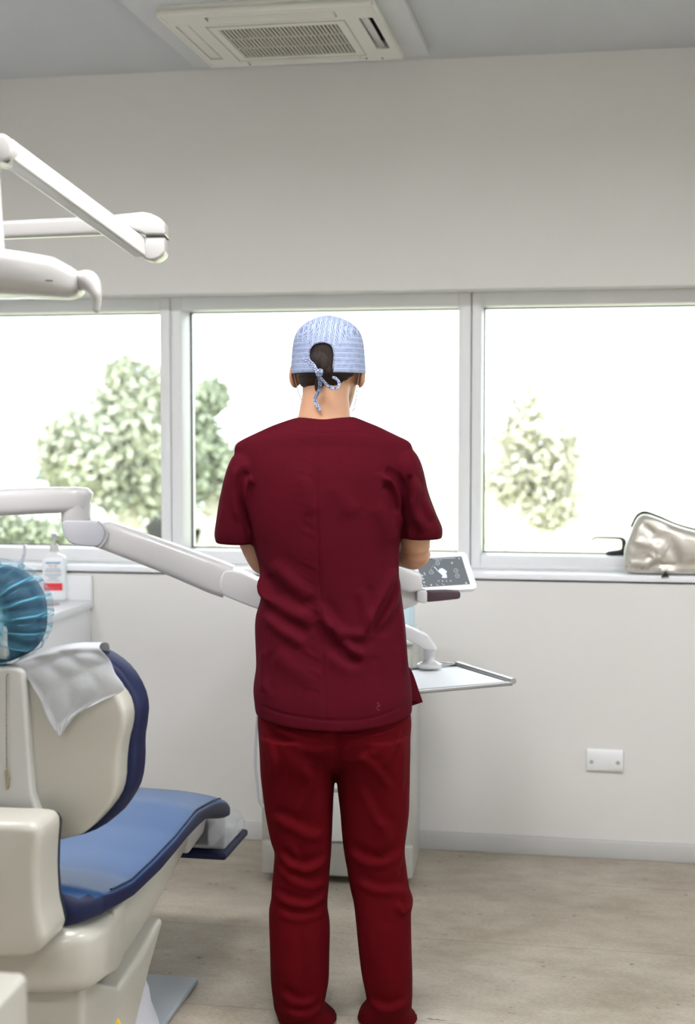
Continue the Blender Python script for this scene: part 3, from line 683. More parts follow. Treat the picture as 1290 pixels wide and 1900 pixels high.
for k in range(15):
    t = (k-7)/7; P = [Q(x+t*(19 if i < 3 else 17-i*2.3), y, 3.432+dd+.010*t*t) for i, (x, y, dd) in enumerate(lock)]
    g.sweep(spline(P, 4), [(.0034, .0034)]*22+[(.0022, .002)]*2+[(.001, .001)], up=Vector((0, -1, 0)), n=8)
build('gathered_lock', g, M_hair, hair, 180, 'cam')
# --- mask with ear loops
g = G(); rr = []
for z, hw, yb, yf in HR[1:5]+[(.088, .072, -.08, .097)]:
    rr.append([H(((hw+.007)*math.sin(a), (yb+yf)/2+(yf-yb)/2*math.cos(a)+.012*math.cos(a)+.018*max(0, 1-(a/.45)**2)+.004, z-.004)) for a in [(-.8+1.6*i/24) for i in range(25)]])
n = 25
for r in rr: g.v += r
for i in range(len(rr)-1):
    for j in range(n-1): g.f.append([i*n+j, i*n+j+1, (i+1)*n+j+1, (i+1)*n+j])
maskp = build('face_mask', g, M_mask, person, 180, 'cam', thick=.0015)
for s_ in (-1, 1):
    g = G()
    for pts in ([(.086, -.012, .115), (.084, -.022, .100), (.078, -.014, .070), (.070, .010, .035), (.060, .040, .020)], [(.084, -.010, .118), (.082, .02, .10), (.078, .05, .085)]):
        g.sweep(spline([H((s_*a, b, c)) for a, b, c in pts], 5), .0011, n=6)
    e0 = [Q(654, 762, 3.52), Q(659, 757, 3.51), Q(662, 755, 3.51)] if s_ > 0 else [Q(554, 753, 3.51), Q(558, 752, 3.52)]
    g.sweep(e0, .0012, n=6); build('ear_loop', g, M_mask, maskp, 180, 'cam')

# ------------------------------------------------------------------ counter in the corner with bottle
CXR = -1.853; CT = .862
cn = thing('corner_counter', 'white counter unit with backsplash below the left window, behind the dental chair', 'counter', (-2.5, 4.65, 0))
build('countertop', G().bx(-3.28, CXR, 4.30, WY-.001, CT-.028, CT, .004), M_sill, cn)
build('backsplash', G().bx(-3.28, CXR, WY-.02, WY-.0015, CT, .955, .003), M_frame, cn)
build('side_panel', G().bx(CXR-.028, CXR-.010, 4.33, WY-.002, .002, CT-.028, .001), M_frame, cn)
build('carcass', G().bx(-3.28, CXR-.03, 4.36, WY-.002, .08, CT-.028), M_frame, cn)
for i in range(3):
    x1_ = CXR-.030-i*.46; d = build('door', G().bx(x1_-.455, x1_, 4.338, 4.358, .09, CT-.035, .002), M_frame, cn)
    build('handle', G().sweep([(x1_-.03, 4.337, .70), (x1_-.03, 4.31, .71), (x1_-.03, 4.31, .80), (x1_-.03, 4.337, .81)], .005, up=Vector((1, 0, 0)), n=10), M_steel, d)
build('plinth', G().bx(-3.28, CXR-.05, 4.40, WY-.002, .002, .08), M_trim, cn)
c = W(96, 1122, Z=CT); build('drain_cover', G().lathe((c.x, c.y, CT+.0005), [(0, 0), (.028, 0), (.028, .003), (.022, .004), (0, .004)]), M_steel, cn)

def lathe_at(px, py, D, prof, R=None): return G().lathe(W(px, py, D=D), prof, 32, R)
bp = W(102, 1114, Z=CT+.001); bt = thing('pump_bottle', 'white pump bottle of hand disinfectant with red label band on corner counter', 'bottle', bp)
def rbox_ring(c, hx, hy, z, n=40, e=.45, rot=TH): 
    R = Matrix.Rotation(rot, 3, 'Z')
    return [Vector(c)+R @ Vector((hx*sp(math.cos(2*math.pi*j/n), e), hy*sp(math.sin(2*math.pi*j/n), e), z)) for j in range(n)]
g = G(); g.loft([rbox_ring(bp, a, b, z) for a, b, z in ((.038, .022, .0), (.042, .026, .004), (.043, .027, .015), (.043, .027, .150), (.041, .025, .160), (.034, .020, .167), (.016, .014, .172), (.014, .014, .180))])
build('bottle_body', g, M_bottle, bt, 50)
g = G().lathe(bp+Vector((0, 0, .180)), [(.016, 0), (.016, .022), (.013, .026), (.006, .030), (.005, .055), (.006, .056), (.011, .058), (.011, .068), (0, .070)])
g.sweep([bp+Vector((0, 0, .243)), bp+RGT*.012-FWD*.018+Vector((0, 0, .243)), bp+RGT*.02-FWD*.034+Vector((0, 0, .236))], (.006, .005), n=12)
build('pump', g, M_white, bt, 50)
def onface(a, b, z0, z1, th=.0008, y=-.0272): 
    p = [bp+RGT*x+FWD*y+Vector((0, 0, z)) for x, z in ((a, z0), (b, z0), (b, z1), (a, z1))]
    return p, FWD*-th
def text_mesh(txt, size, fn, matl, name, parent, bold=0):
    cu = bpy.data.curves.new('t', 'FONT'); cu.body = txt; cu.size = size; cu.align_x = 'CENTER'; cu.offset = bold; cu.extrude = .0002
    o = bpy.data.objects.new('t', cu); scn.collection.objects.link(o)
    me = bpy.data.meshes.new_from_object(o.evaluated_get(bpy.context.evaluated_depsgraph_get())); bpy.data.objects.remove(o)
    g = G(); g.v = [fn(v.co) for v in me.vertices]; g.f = [list(p.vertices) for p in me.polygons]
    return build(name, g, matl, parent, 30)
onb = lambda zc: (lambda p: bp+RGT*p.x+FWD*(-.0278-p.z)+Vector((0, 0, zc+p.y)))
g = G(); g.prism(*onface(-.034, .034, .040, .067)); lb = build('label_band', g, M_red, bt)
text_mesh('DERMA-MED', .0085, onb(.045), M_white, 'label_text', lb)
text_mesh('manorapid', .0125, onb(.138), M_lblue, 'label_text', bt, .0004)
text_mesh('Synergy', .010, onb(.127), M_lor, 'label_text', bt, .0004)
g = G(); rr_ = random.Random(1)
for zc, ws in ((.118, .05), (.112, .06), (.107, .058), (.098, .062), (.093, .055), (.087, .034), (.081, .030), (.074, .05)):
    x = -ws/2
    while x < ws/2:
        l = rr_.uniform(.003, .009); g.prism(*onface(x, min(x+l, ws/2), zc, zc+.0028)); x += l+.0016
build('small_print', g, M_lgrey, bt)

# grey curved tube rising behind the headrest
sj = G(); P = spline([W(33, 1085, D=3.0), W(33, 1062, D=3.0), W(41, 1040, D=3.0), W(46, 1022, D=3.0), W(45, 1010, D=3.0)], 8)
sj.sweep(P, [(.0055-.0022*i/len(P)) for i in range(len(P))], n=14)

# ------------------------------------------------------------------ drawer cabinet behind the person
cbR = Matrix.Rotation(math.radians(3.0), 3, 'Z'); cb0 = Vector((-.606, 4.511, 0))
cb = thing('drawer_cabinet', 'white drawer cabinet on the floor behind the person, against the back wall', 'cabinet', cb0)
def cbp(g):                                  # local cabinet frame: x leftwards from the front right corner, y back
    for v in g.v: v.xyz = cb0+cbR @ Vector((v.x, v.y, v.z))
    return g
CW, CDp, CH = .50, .335, .825
build('carcass', cbp(G().bx(-CW, 0, .018, CDp, .03, CH-.03, .004)), M_creamd, cb)
build('cabinet_top', cbp(G().bx(-CW-.004, .004, -.004, CDp+.004, CH-.028, CH, .012, 3)), M_frame, cb)
build('plinth', cbp(G().bx(-CW, 0, 0.004, .03, .028, .14, .008, 3)), M_creamd, cb)
for z0, z1 in ((.145, .345), (.355, .50), (.51, .64), (.65, .785)):
    d = build('drawer', cbp(G().bx(-CW+.03, -.03, -.002, .02, z0, z1, .006, 2)), M_frame, cb)
    build('finger_grip', cbp(G().bx(-CW+.14, -.14, -.006, .004, z1-.035, z1-.022, .004, 2)), M_creamd, d)
for x in (-.06, -CW+.06):
    for y in (.05, CDp-.05):
        build('caster', cbp(G().lathe((x-.01, y, .016), [(0, 0), (.014, 0), (.015, .004), (.015, .016), (.014, .02), (0, .02)], 20, Matrix.Rotation(math.pi/2, 3, 'Y'))), M_blk, cb)
for x in (-.012, -CW+.012):
    build('side_handle', cbp(G().sweep(spline([(x, -.002, .58), (x, -.02, .60), (x, -.022, .66), (x, -.022, .72), (x, -.018, .765), (x, -.002, .775)], 4), (.008, .006), up=Vector((1, 0, 0)), n=12)), M_creamd, cb)
gb = G(); q0 = cb0+cbR @ Vector((-.075, .13, CH+.001)); Rg = Matrix.Rotation(math.radians(3), 3, 'Z')
gb.box(q0+Vector((0, 0, .052)), (.13, .16, .10), .012, Rg, 3)
o = build('plastic_pouch_box', gb, M_bluefilm, None); tag(o, 'pale blue see-through box on the cabinet top, below the dark grip', 'box')

# ------------------------------------------------------------------ dental delivery unit on its swing arm
dv = thing('dental_delivery_unit', 'white dental instrument unit on a jointed swing arm reaching behind the person', 'dental unit', C((-1.75, 3.75, 0)))
DD = 3.86
build('support_post', G().sweep([C((-1.75, 3.9, .02)), C((-1.75, 3.9, 1.26))], .055, up=Vector((0, 1, 0)), n=32).lathe(C((-1.75, 3.9, 0)), [(0, 0.003), (.19, .003), (.19, .02), (.07, .04), (0, .04)]), M_white, dv)
a0, a1 = Q(-430, 940, DD+.04), Q(0, 932, DD+.04); a2 = Q(130, 927, DD+.04)
g = G(); P = [C(a0), C(a1), C(Q(90, 928, DD+.04)), C(Q(140, 927, DD+.04)), C(Q(160, 927.5, DD+.04)), C(Q(168, 930, DD+.04))]
g.sweep(P, [(.045, .038), (.045, .037), (.045, .036), (.044, .035), (.036, .033), (.018, .024)], n=32, e=.55)
build('upper_arm', g, M_white, dv, 50)
g = G(); c = Q(141, 950, DD+.04)
g.lathe(C(c)+Vector((0, 0, -.035)), [(0, 0), (.038, 0), (.040, .006), (.041, .03), (.042, .055), (0, .055)], 32)
build('swivel', g, M_white, dv, 50)
hs = [(113, 966), (115, 985), (123, 1003), (136, 1011), (158, 1014), (180, 1015), (191, 1005), (196.5, 990), (193, 975), (184, 967.5), (160, 966), (136, 966)]
build('elbow_housing', G().slab(hs, DD-.006, .088, .010, 1), M_grey, dv, 50)
g = G(); Pm = [C(Q(178, 991, DD+.038)), C(Q(200, 993, DD+.038)), C(Q(300, 1030, DD+.038)), C(Q(400, 1070, DD+.038)), C(Q(425, 1079, DD+.038))]
g.sweep(Pm, [(.036, .034), (.040, .040), (.041, .042), (.041, .047), (.041, .046)], n=32, e=.5)
build('spring_arm', g, M_white, dv, 50)
kn = [(411, 1067), (419, 1058), (436, 1058), (478, 1077), (500, 1092), (506, 1112), (497, 1134), (480, 1132), (430, 1112), (412, 1104), (407, 1086)]
build('knuckle', G().slab(kn, DD-.008, .09, .012, 1), M_white, dv, 50)
build('joint_seam', G().slab([(x+(151-x)*.0-1.5+3*(x > 150), y) for x, y in [(181, 966.5), (190, 973), (196, 983), (199, 992), (195, 1004), (188, 1013), (182, 1016.5), (180, 1015), (187, 1011), (193, 1003), (196.5, 992), (193.5, 983), (188, 974), (180, 968)]], DD-.0075, .03), M_grey, dv, 60)
# console behind the person
g = G(); g.slab([(486, 1075), (520, 1062), (720, 1052), (760, 1056), (778, 1064), (783, 1090), (781, 1122), (752, 1132), (540, 1138), (500, 1132), (484, 1105)], 3.95, .22, .022, 0, 4)
con = build('console', g, M_white, dv, 50)
build('instrument_rest', G().slab([(700, 1062), (742, 1050), (772, 1062), (784, 1066), (784, 1098), (760, 1100), (742, 1096), (735, 1075)], 3.93, .05, .010), M_white, dv, 50)
build('grip_socket', G().slab([(774, 1098), (786, 1095), (793, 1098), (793, 1118), (787, 1120), (774, 1117)], 3.925, .045, .006), M_white, dv, 50)
build('grip_handle', G().slab([(792.5, 1097), (828, 1096), (853, 1097.5), (855, 1101), (854.5, 1109), (851, 1111.5), (820, 1115), (792.5, 1117.5)], 3.93, .034, .006), M_brown, dv, 50)
# five instruments hanging from the console front, behind the person
for i in range(5):
    a = Q(545+i*38, 1075, 3.93); g = G(); g.sweep([C(a+Vector((0, 0, .03))), C(a+Vector((0, -.01, -.02))), C(a+Vector((0, -.01, -.09)))], [.006, .010, .008], up=Vector((0, 1, 0)), n=14)
    h_ = build('handpiece', g, M_steel, dv, 60); g = G()
    g.sweep(spline([C(a+Vector((0, -.01, -.09))), C(a+Vector((0, .0, -.22))), C(a+Vector((0, .10, -.30))), C(a+Vector((0, .16, -.2))), C(a+Vector((0, .16, -.05)))], 6), .0045, n=10)
    build('hose', g, M_grey, h_)
g = G(); g.sweep(spline([W(490, 1130, D=4.1), W(484, 1220, D=4.15), W(478, 1330, D=4.2), W(474, 1400, D=4.2), W(477, 1450, D=4.2), W(487, 1495, D=4.2), W(530, 1500, D=4.2), W(560, 1400, D=4.15), W(560, 1130, D=4.1)], 8), .0045, n=10)
build('hose', g, M_grey, dv)
# control tablet
BL, BR_, TR, TL = Q(770, 1100, 3.98), Q(887, 1092, 4.04), Q(865, 1023, 4.12), Q(748, 1033, 4.06)
BL, BR_, TR, TL = map(C, (BL, BR_, TR, TL)); e1 = (BR_-BL); e2 = (TR-BR_); nn = e1.cross(e2).normalized()
if nn.dot(FWD) > 0: nn = -nn
TL = BL+e2; TR = BR_+e2
corn = []
for c, a, b in ((BL, 1, 1), (BR_, -1, 1), (TR, -1, -1), (TL, 1, -1)):
    u_ = e1.normalized()*a*.012; v_ = e2.normalized()*b*.012
    pr = [c+v_, c+v_*.3+u_*.3, c+u_]; corn += pr if (a*b > 0) else pr[::-1]
build('control_tablet', G().prism(corn, -nn*.016, .002), M_frame, dv, 50); tb = bpy.data.objects['control_tablet']
SS = lambda s_, t_: BL+e1*(.155+.745*s_)+e2*(.125+.745*t_)
build('screen', G().prism([SS(0, 0)+nn*.0005, SS(1, 0)+nn*.0005, SS(1, 1)+nn*.0005, SS(0, 1)+nn*.0005], -nn*.002), M_screen, tb); scr = bpy.data.objects['screen']
def zz(x, y):                                # position on the tablet screen
    dx, dy = x-188, 695-y; det = 852*520-(-135)*55
    s_ = (dx*520+135*dy)/det; t_ = (852*dy-55*dx)/det
    return SS(s_, t_)+nn*.0009
def uiline(g, pts, wd=.0007): g.sweep([zz(*p) for p in pts], (wd, .0003), up=nn, n=6); return g
def circ(x, y, r): return [(x+r*math.cos(a), y+r*math.sin(a)) for a in [i*math.pi/10 for i in range(21)]]
for x, y in ((460, 250), (340, 420), (790, 390), (812, 488)):
    g = G(); uiline(g, circ(x, y, 36), .0005); uiline(g, [(x-8, y), (x+4, y+6), (x+12, y-8)], .0006); build('screen_icon', g, M_ui, scr)
g = G(); uiline(g, [(430, 262), (370, 300), (340, 350), (332, 385)], .0005); build('screen_line', g, M_lgrey, scr)
g = G(); g.prism([zz(*p) for p in ((470, 400), (490, 360), (540, 345), (620, 400), (615, 430), (600, 440), (615, 470), (620, 525), (525, 522), (545, 480), (500, 440), (460, 400), (390, 320), (400, 315))], nn*.0003); build('screen_chair_icon', g, M_ui2, scr)
for x, ch in ((470, 'A'), (540, 'B'), (612, 'C'), (690, 'D')):
    o_ = zz(x, 592); eu = e1.normalized(); ev = e2.normalized()
    text_mesh(ch, .0062, (lambda p, o_=o_: o_+eu*p.x+ev*p.y+nn*p.z), M_ui, 'screen_letter', scr, .0001)
g = G(); x = 375
while x < 790: uiline(g, [(x, 168-(x-375)*.032), (x+13, 168-(x-362)*.032)], .0009); x += 20
x = 420
while x < 545: uiline(g, [(x, 192), (x+11, 191)], .0008); x += 18
build('screen_title', g, M_ui, scr)
for x, y in ((330, 655), (175, 480), (188, 540), (203, 605), (722, 245), (965, 620)): build('screen_symbol', uiline(G(), circ(x, y, 11), .0009), M_ui, scr)
for x, y in ((220, 665), (440, 650), (550, 645)): build('screen_symbol', uiline(G(), [(x-24, y-16), (x, y+8), (x+24, y+14)], .0007), M_ui, scr)
g = G(); uiline(g, [(848, 150), (870, 172)]); uiline(g, [(870, 150), (848, 172)]); build('screen_symbol', g, M_ui, scr)
build('screen_symbol', uiline(G(), [(210, 425), (225, 475)], .0012), M_ui, scr)
g = G(); g.sweep([C(Q(760, 1110, 4.03)), C(Q(800, 1085, 4.09)), C(Q(820, 1065, 4.10))], (.02, .015), n=16, e=.6); build('tablet_bracket', g, M_frame, dv)
# tray arm
build('tray_arm', G().slab([(640, 1130), (700, 1142), (745, 1159), (757, 1163), (793, 1179), (812, 1204), (808, 1209), (786, 1204), (757, 1188), (700, 1172), (640, 1160)], 3.98, .055, .008, 0, 3), M_white, dv, 50)
c = W(797, 1238, Z=.812); g = G().lathe((c.x, c.y, .812), [(0, 0), (.034, 0), (.037, .004), (.036, .010), (.020, .018), (.0175, .022), (.0175, .034), (.018, .035), (.018, .062), (0, .062)], 32)
build('tray_mount', g, M_white, dv, 50)
tc_ = Vector((-.244, 3.872, .80)); tu = Vector((-.812, -.583, 0)); tv = Vector((-.49, .872, 0)); tv = (tv-tu*tv.dot(tu)).normalized()
tr = thing('instrument_tray', 'brushed steel instrument tray with raised side edge on the lower arm, right of the person', 'tray', tc_+tu*.2+tv*.16)
def tp(a, b, z=0): return tc_+tu*a+tv*b+Vector((0, 0, z))
TLn, TWd = .44, .30
build('tray_plate', G().prism([tp(0, 0), tp(TLn, 0), tp(TLn, TWd), tp(0, TWd)], (0, 0, .003), .0008), M_steel, tr)
build('front_rim', G().prism([tp(0, -.002, -.006), tp(TLn, -.002, -.006), tp(TLn, .006, -.006), tp(0, .006, -.006)], (0, 0, .013), .003), M_steel, tr)
build('side_rim', G().sweep([tp(.0, -.002, .006), tp(0, TWd, .008)], (.010, .008), n=16, e=.8), M_steel, tr)
build('side_rim', G().sweep([tp(TLn, -.002, .006), tp(TLn, TWd, .008)], (.010, .008), n=16, e=.8), M_steel, tr)
build('rear_rim', G().prism([tp(0, TWd-.004, 0), tp(TLn, TWd-.004, 0), tp(TLn, TWd, 0), tp(0, TWd, 0)], (0, 0, .010), .002), M_steel, tr)
build('spring_clip', G().sweep(spline([tp(.02, TWd-.002, .012), tp(.05, TWd+.006, .016), tp(.10, TWd+.006, .016), tp(.11, TWd-.004, .012), tp(.05, TWd-.006, .012)], 5), .0022, n=8), M_steel, tr)
o = build('tray_liner', G().prism([tp(.014, .012, .0032), tp(TLn-.014, .012, .0032), tp(TLn-.014, TWd-.016, .0032), tp(.014, TWd-.016, .0032)], (0, 0, .001)), M_liner)
tag(o, 'white embossed paper liner lying in the steel tray', 'liner')

# ------------------------------------------------------------------ operating light
ol = thing('operating_light', 'white dental operating light on folding arms, hanging at the top left', 'lamp', C((-1.75, 3.55, 0)))
zq = lambda x, y: (x/3.794, 230+y/3.794)
g = G(); g.sweep([C(Q(-420, 440, 3.75)), C(Q(0, 427.5, 3.55)), C(Q(190, 419.5, 3.38)), C(Q(262, 413, 3.30))], [(.022, .0225), (.022, .0222), (.024, .0225), (.024, .0225)], n=28, e=.5)
build('rear_arm', g, M_lite, ol, 50)
build('light_post', G().sweep([C(Q(-420, 440, 3.75)+Vector((0, 0, .05))), C(Q(-420, 440, 3.75)-Vector((0, 0, 1.9)))], .03, up=Vector((0, 1, 0)), n=28), M_lite, ol)
eo = [zq(*p) for p in ((800, 660), (850, 636), (1000, 615), (1060, 625), (1120, 655), (1162, 690), (1162, 782), (1020, 782), (985, 760), (900, 735))]
build('elbow_cap', G().slab(eo, 3.22, .085, .007, 0, 3), M_lite, ol, 50)
c = C(Q(288, 456, 3.265)); g = G(); g.ball(c, (.040, .036, .0), None) if False else None
kb_ = [zq(*p) for p in ((1022, 786), (1162, 786), (1162, 905), (1130, 938), (1090, 960), (1040, 962), (1000, 940), (1005, 860))]
build('elbow_joint', G().slab(kb_, 3.225, .078, .007, 0, 3), M_lite, ol, 50)
build('elbow_seam', G().slab([zq(1024, 783), zq(1161, 784), zq(1161, 787), zq(1024, 786)], 3.2215, .075), M_seam, ol)
# spring arm : five-sided section, lit top and shaded underside
def parm(p, q_, D0, D1):
    return None
g = G(); A = [(270, 441), (271, 478), (247, 478)]
ring0 = [Q(*zq(75, 95), 2.82), Q(*zq(95, 250), 2.80), Q(*zq(30, 300), 2.84), Q(*zq(10, 240), 2.90), Q(*zq(40, 100), 2.90)]
ring1 = [Q(*zq(1025, 802), 3.235), Q(*zq(1030, 940), 3.215), Q(*zq(950, 945), 3.24), Q(*zq(930, 880), 3.29), Q(*zq(980, 790), 3.29)]
g.prism([C(p) for p in ring0], (0, 0, 0)) if False else None
g.loft([[C(p) for p in ring0], [C(p) for p in ring1]])
o = build('spring_arm', g, M_lite, ol, 20); m = o.modifiers.new('bevel', 'BEVEL'); m.width = .006; m.segments = 3; m.limit_method = 'ANGLE'; m.angle_limit = .5
hk = [zq(*p) for p in ((-160, 70), (0, 62), (30, 66), (75, 100), (95, 200), (60, 255), (30, 268), (0, 262), (-160, 230))]
build('upper_knuckle', G().slab(hk, 2.78, .11, .014, 1), M_lite, ol, 50)
build('knuckle_slot', G().slab([zq(*p) for p in ((20, 262), (45, 262), (64, 248), (60, 258), (45, 270))], 2.776, .01), M_seam, ol)
g = G(); g.sweep([C(Q(-14, 285, 2.82)), C(Q(-13, 380, 2.78)), C(Q(-10, 470, 2.74))], [.014, .0165, .020], up=Vector((0, 1, 0)), n=24)
build('drop_tube', g, M_lite, ol)
g = G(); rr = []
for px, t_, b_, hd in ((-250, 488, 520, .02), (-235, 470, 540, .06), (-160, 458, 546, .085), (-80, 456, 547, .095), (0, 460, 546, .095), (50, 467, 549, .09), (97, 475, 551, .075), (122, 489, 552, .06), (138, 499, 546, .05), (144, 504, 540, .04)):
    a = Q(px, t_, 2.72); b = Q(px, b_, 2.72); r = []
    for j in range(40):
        an = 2*math.pi*j/40; r.append(C(Vector((a.x, 2.76+hd*sp(math.cos(an), .6), (a.z+b.z)/2+(a.z-b.z)/2*sp(math.sin(an), .55)))))
    rr.append(r)
g.loft(rr); build('lamp_head', g, M_lite, ol, 60)
g = G(); g.lathe(C(Q(0, 547, 2.76)), [(0, -.006), (.06, -.004), (.065, .004), (0, .006)], 32); build('lamp_lens', g, M_clear, ol)
build('side_mark', G().slab([(84, 519.5), (97, 519.5), (97, 521), (84, 521)], 2.667, .01), M_seam, ol)
P = spline([Q(140, 522, 2.75), Q(152, 521, 2.74), Q(163, 521, 2.73), Q(172, 530, 2.72), Q(178.5, 546, 2.71), Q(180, 562, 2.71), Q(178, 576, 2.71), Q(176.5, 579.5, 2.71)], 5)
ws = [.019, .019, .0205, .017, .0105, .0078, .0068, .003]; g = G()
g.sweep([C(p) for p in P], [(float(np.interp(i/5, range(8), ws)),)*2 for i in range(len(P))], up=FWD, n=24)
build('light_handle', g, M_lite, ol, 60)

# ------------------------------------------------------------------ dental chair (axis runs towards the windows)
HX = -1.26
ch = thing('dental_chair', 'blue upholstered dental chair with cream shell at the left, seen from behind', 'dental chair', (HX, 3.1, 0))
def yz(pts, X=-1.0): return [(W(x, y, X=X).y, W(x, y, X=X).z) for x, y in pts]
topc = sorted(yz([(425, 1482), (412, 1480), (400, 1484), (370, 1500), (330, 1550), (290, 1592), (250, 1630), (215, 1648), (185, 1653)]))
botc = sorted(yz([(424, 1522), (405, 1522), (385, 1525), (350, 1560), (300, 1622), (250, 1670), (200, 1700)]))
ty, tz = zip(*topc); by, bz = zip(*botc)
g = G(); g2 = G(); Rg = []; Ys = np.linspace(2.665, 3.71, 56)
def crown(x): return .018*(1-abs((x-HX)/.26)**2.5)
rings = []; pip = []
for i, y in enumerate(Ys):
    e_ = min(1, (y-2.66)/.06)**.5 if y < 2.72 else 1.0; f_ = max(0, min(1, (3.714-y)/.014))**.35
    zt_ = float(np.interp(y, ty, tz)); zb_ = float(np.interp(y, by, bz)); zt_ = zb_+(zt_-zb_)*(.35+.65*min(e_, f_)); hw = .26*(.75+.25*e_) if y < 2.75 else .26
    r = []
    for j in range(64):
        a = 2*math.pi*j/64; x = hw*sp(math.cos(a), .28); s_ = math.sin(a)
        z = (zt_+zb_)/2+(zt_-zb_)/2*sp(s_, .42)
        if s_ > 0: z += crown(HX+x)*s_**.5
        r.append(Vector((HX+x, y, z)))
    rings.append(r); pip.append(Vector((HX+hw*.972, y, zt_-.002)))
g.loft(rings); seat = build('seat_cushion', g, M_blue, ch, 60)
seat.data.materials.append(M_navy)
for p in seat.data.polygons:                     # sides, underside and rear navy; the rear's shading is put into colour
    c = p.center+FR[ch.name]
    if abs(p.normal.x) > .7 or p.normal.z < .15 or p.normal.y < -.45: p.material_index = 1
for s_ in (1, -1):
    g = G(); g.sweep([Vector((HX+(p.x-HX)*s_, p.y, p.z)) for p in pip[6:-4]], .0022, n=8); build('piping', g, M_navy, seat)
# backrest: cushion rim behind, cream shell facing the camera
def outline(pxs, Y, s_=0):
    P = [W(x, y, Y=Y) for x, y in pxs]
    return P
BY = 2.72
rim = [(-20, 1246), (25, 1237), (65, 1225), (110, 1213), (150, 1208), (180, 1213), (203, 1226), (228, 1248), (250, 1285), (258, 1318), (255, 1350), (250, 1380), (251, 1420), (246, 1460), (232, 1490), (205, 1525), (165, 1548), (120, 1558), (92, 1561)]
shl = [(-20, 1262), (25, 1256), (65, 1246), (105, 1235), (145, 1231), (185, 1244), (215, 1270), (233, 1292), (241, 1320), (240, 1345), (232, 1375), (228, 1410), (227, 1450), (218, 1480), (195, 1510), (165, 1540), (150, 1546), (120, 1553), (96, 1556)]
def mirror_poly(pxs, Y, top_z=None):
    R = [W(x, y, Y=Y) for x, y in pxs]; L = [Vector((2*HX-p.x, p.y, p.z)) for p in R][::-1]
    return R+L
def pill(poly, Y, th, bev, crownd=0, seg=4):
    P = chaikin([Vector((p.x, Y, p.z)) for p in poly]); g = G(); g.prism(P, (0, th, 0), bev, seg); return g
build('backrest_cushion', pill(mirror_poly(rim, BY+.03), BY+.028, .085, .030, seg=5), M_navy, ch, 60)
sh = pill(mirror_poly(shl, BY), BY-.03, .075, .012, seg=4)
shell = build('backrest_shell', sh, M_cream, ch, 50)
# raised centre spine of the shell
sp_ = [(2, 1238), (40, 1236), (50, 1262), (56, 1380), (62, 1500), (95, 1548), (-10, 1548)]
P = [W(x, y, Y=BY-.04) for x, y in [(0, 1237), (36, 1237), (48, 1244), (52, 1300), (58, 1400), (64, 1470), (78, 1512), (88, 1535), (90, 1550)]]
P = P+[Vector((2*HX-p.x, p.y, p.z)) for p in P][::-1]
build('spine_cover', G().prism([Vector((p.x, BY-.055, p.z)) for p in P], (0, .06, 0), .02, 4), M_creamd, ch, 50)
# headrest
g = G(); hz_ = Vector((HX, BY-.01, 1.115))
g.loft([[hz_+Vector((.129*k*sp(math.cos(2*math.pi*j/40), .88), d, .103*k*sp(math.sin(2*math.pi*j/40), .8))) for j in range(40)] for k, d in ((.75, -.035), (.95, -.02), (1, .01), (1, .05), (.9, .07), (.7, .075))])
hd = build('headrest', g, M_navy, ch, 60)
build('headrest_shell', G().lathe(hz_+Vector((0, -.05, -.003)), [(.0, 0), (.05, 0), (.068, .012), (.072, .03), (0, .032)], 32, Matrix.Rotation(-math.pi/2, 3, 'X')), M_creamd, hd)
build('headrest_stem', G().sweep([(HX, BY, 1.10), (HX, BY-.005, .98)], (.035, .012), up=Vector((0, 1, 0)), n=20, e=.6), M_steel, hd)
g = G().bx(HX+.045, HX+.078, BY-.055, BY+.02, 1.035, 1.10, .008).bx(HX-.078, HX-.045, BY-.055, BY+.02, 1.035, 1.10, .008).bx(HX-.07, HX+.07, BY-.056, BY+.02, 1.036, 1.06, .008)
build('stem_bracket', g, M_creamd, ch, 50)
g = G()
for i in range(2): g.sweep([W(18, 1255+i*4, Y=BY-.05), W(30, 1255+i*4, Y=BY-.05)], .0015, n=8)
build('lock_lever', G().bx(W(17, 1257, Y=BY).x, W(31, 1257, Y=BY).x, BY-.045, BY-.005, 1.032, 1.040, .002), M_steel, ch)
# hinge housing behind the seat
hh = [(-30, 1514), (0, 1515), (60, 1516), (80, 1521), (88, 1536), (84, 1580), (83, 1630), (86, 1680), (95, 1716), (98, 1732), (88, 1752), (66, 1764), (20, 1766), (-30, 1766)]
P = [W(x, y, Y=2.56) for x, y in hh if x > -20]; P = P+[Vector((2*HX-p.x, p.y, p.z)) for p in P][::-1]
g = G(); g.prism(chaikin([Vector((p.x, 2.52, p.z)) for p in P]), (0, .12, 0), .022, 5); build('hinge_housing', g, M_cream, ch, 50)
g = G(); c_ = sum(P, Vector())/len(P)
g.prism([Vector((c_.x+(p.x-c_.x)*.972, 2.615, c_.z+(p.z-c_.z)*.96-.004)) for p in P], (0, .045, 0), .01, 2); build('hinge_gasket', g, M_blk, ch, 50)
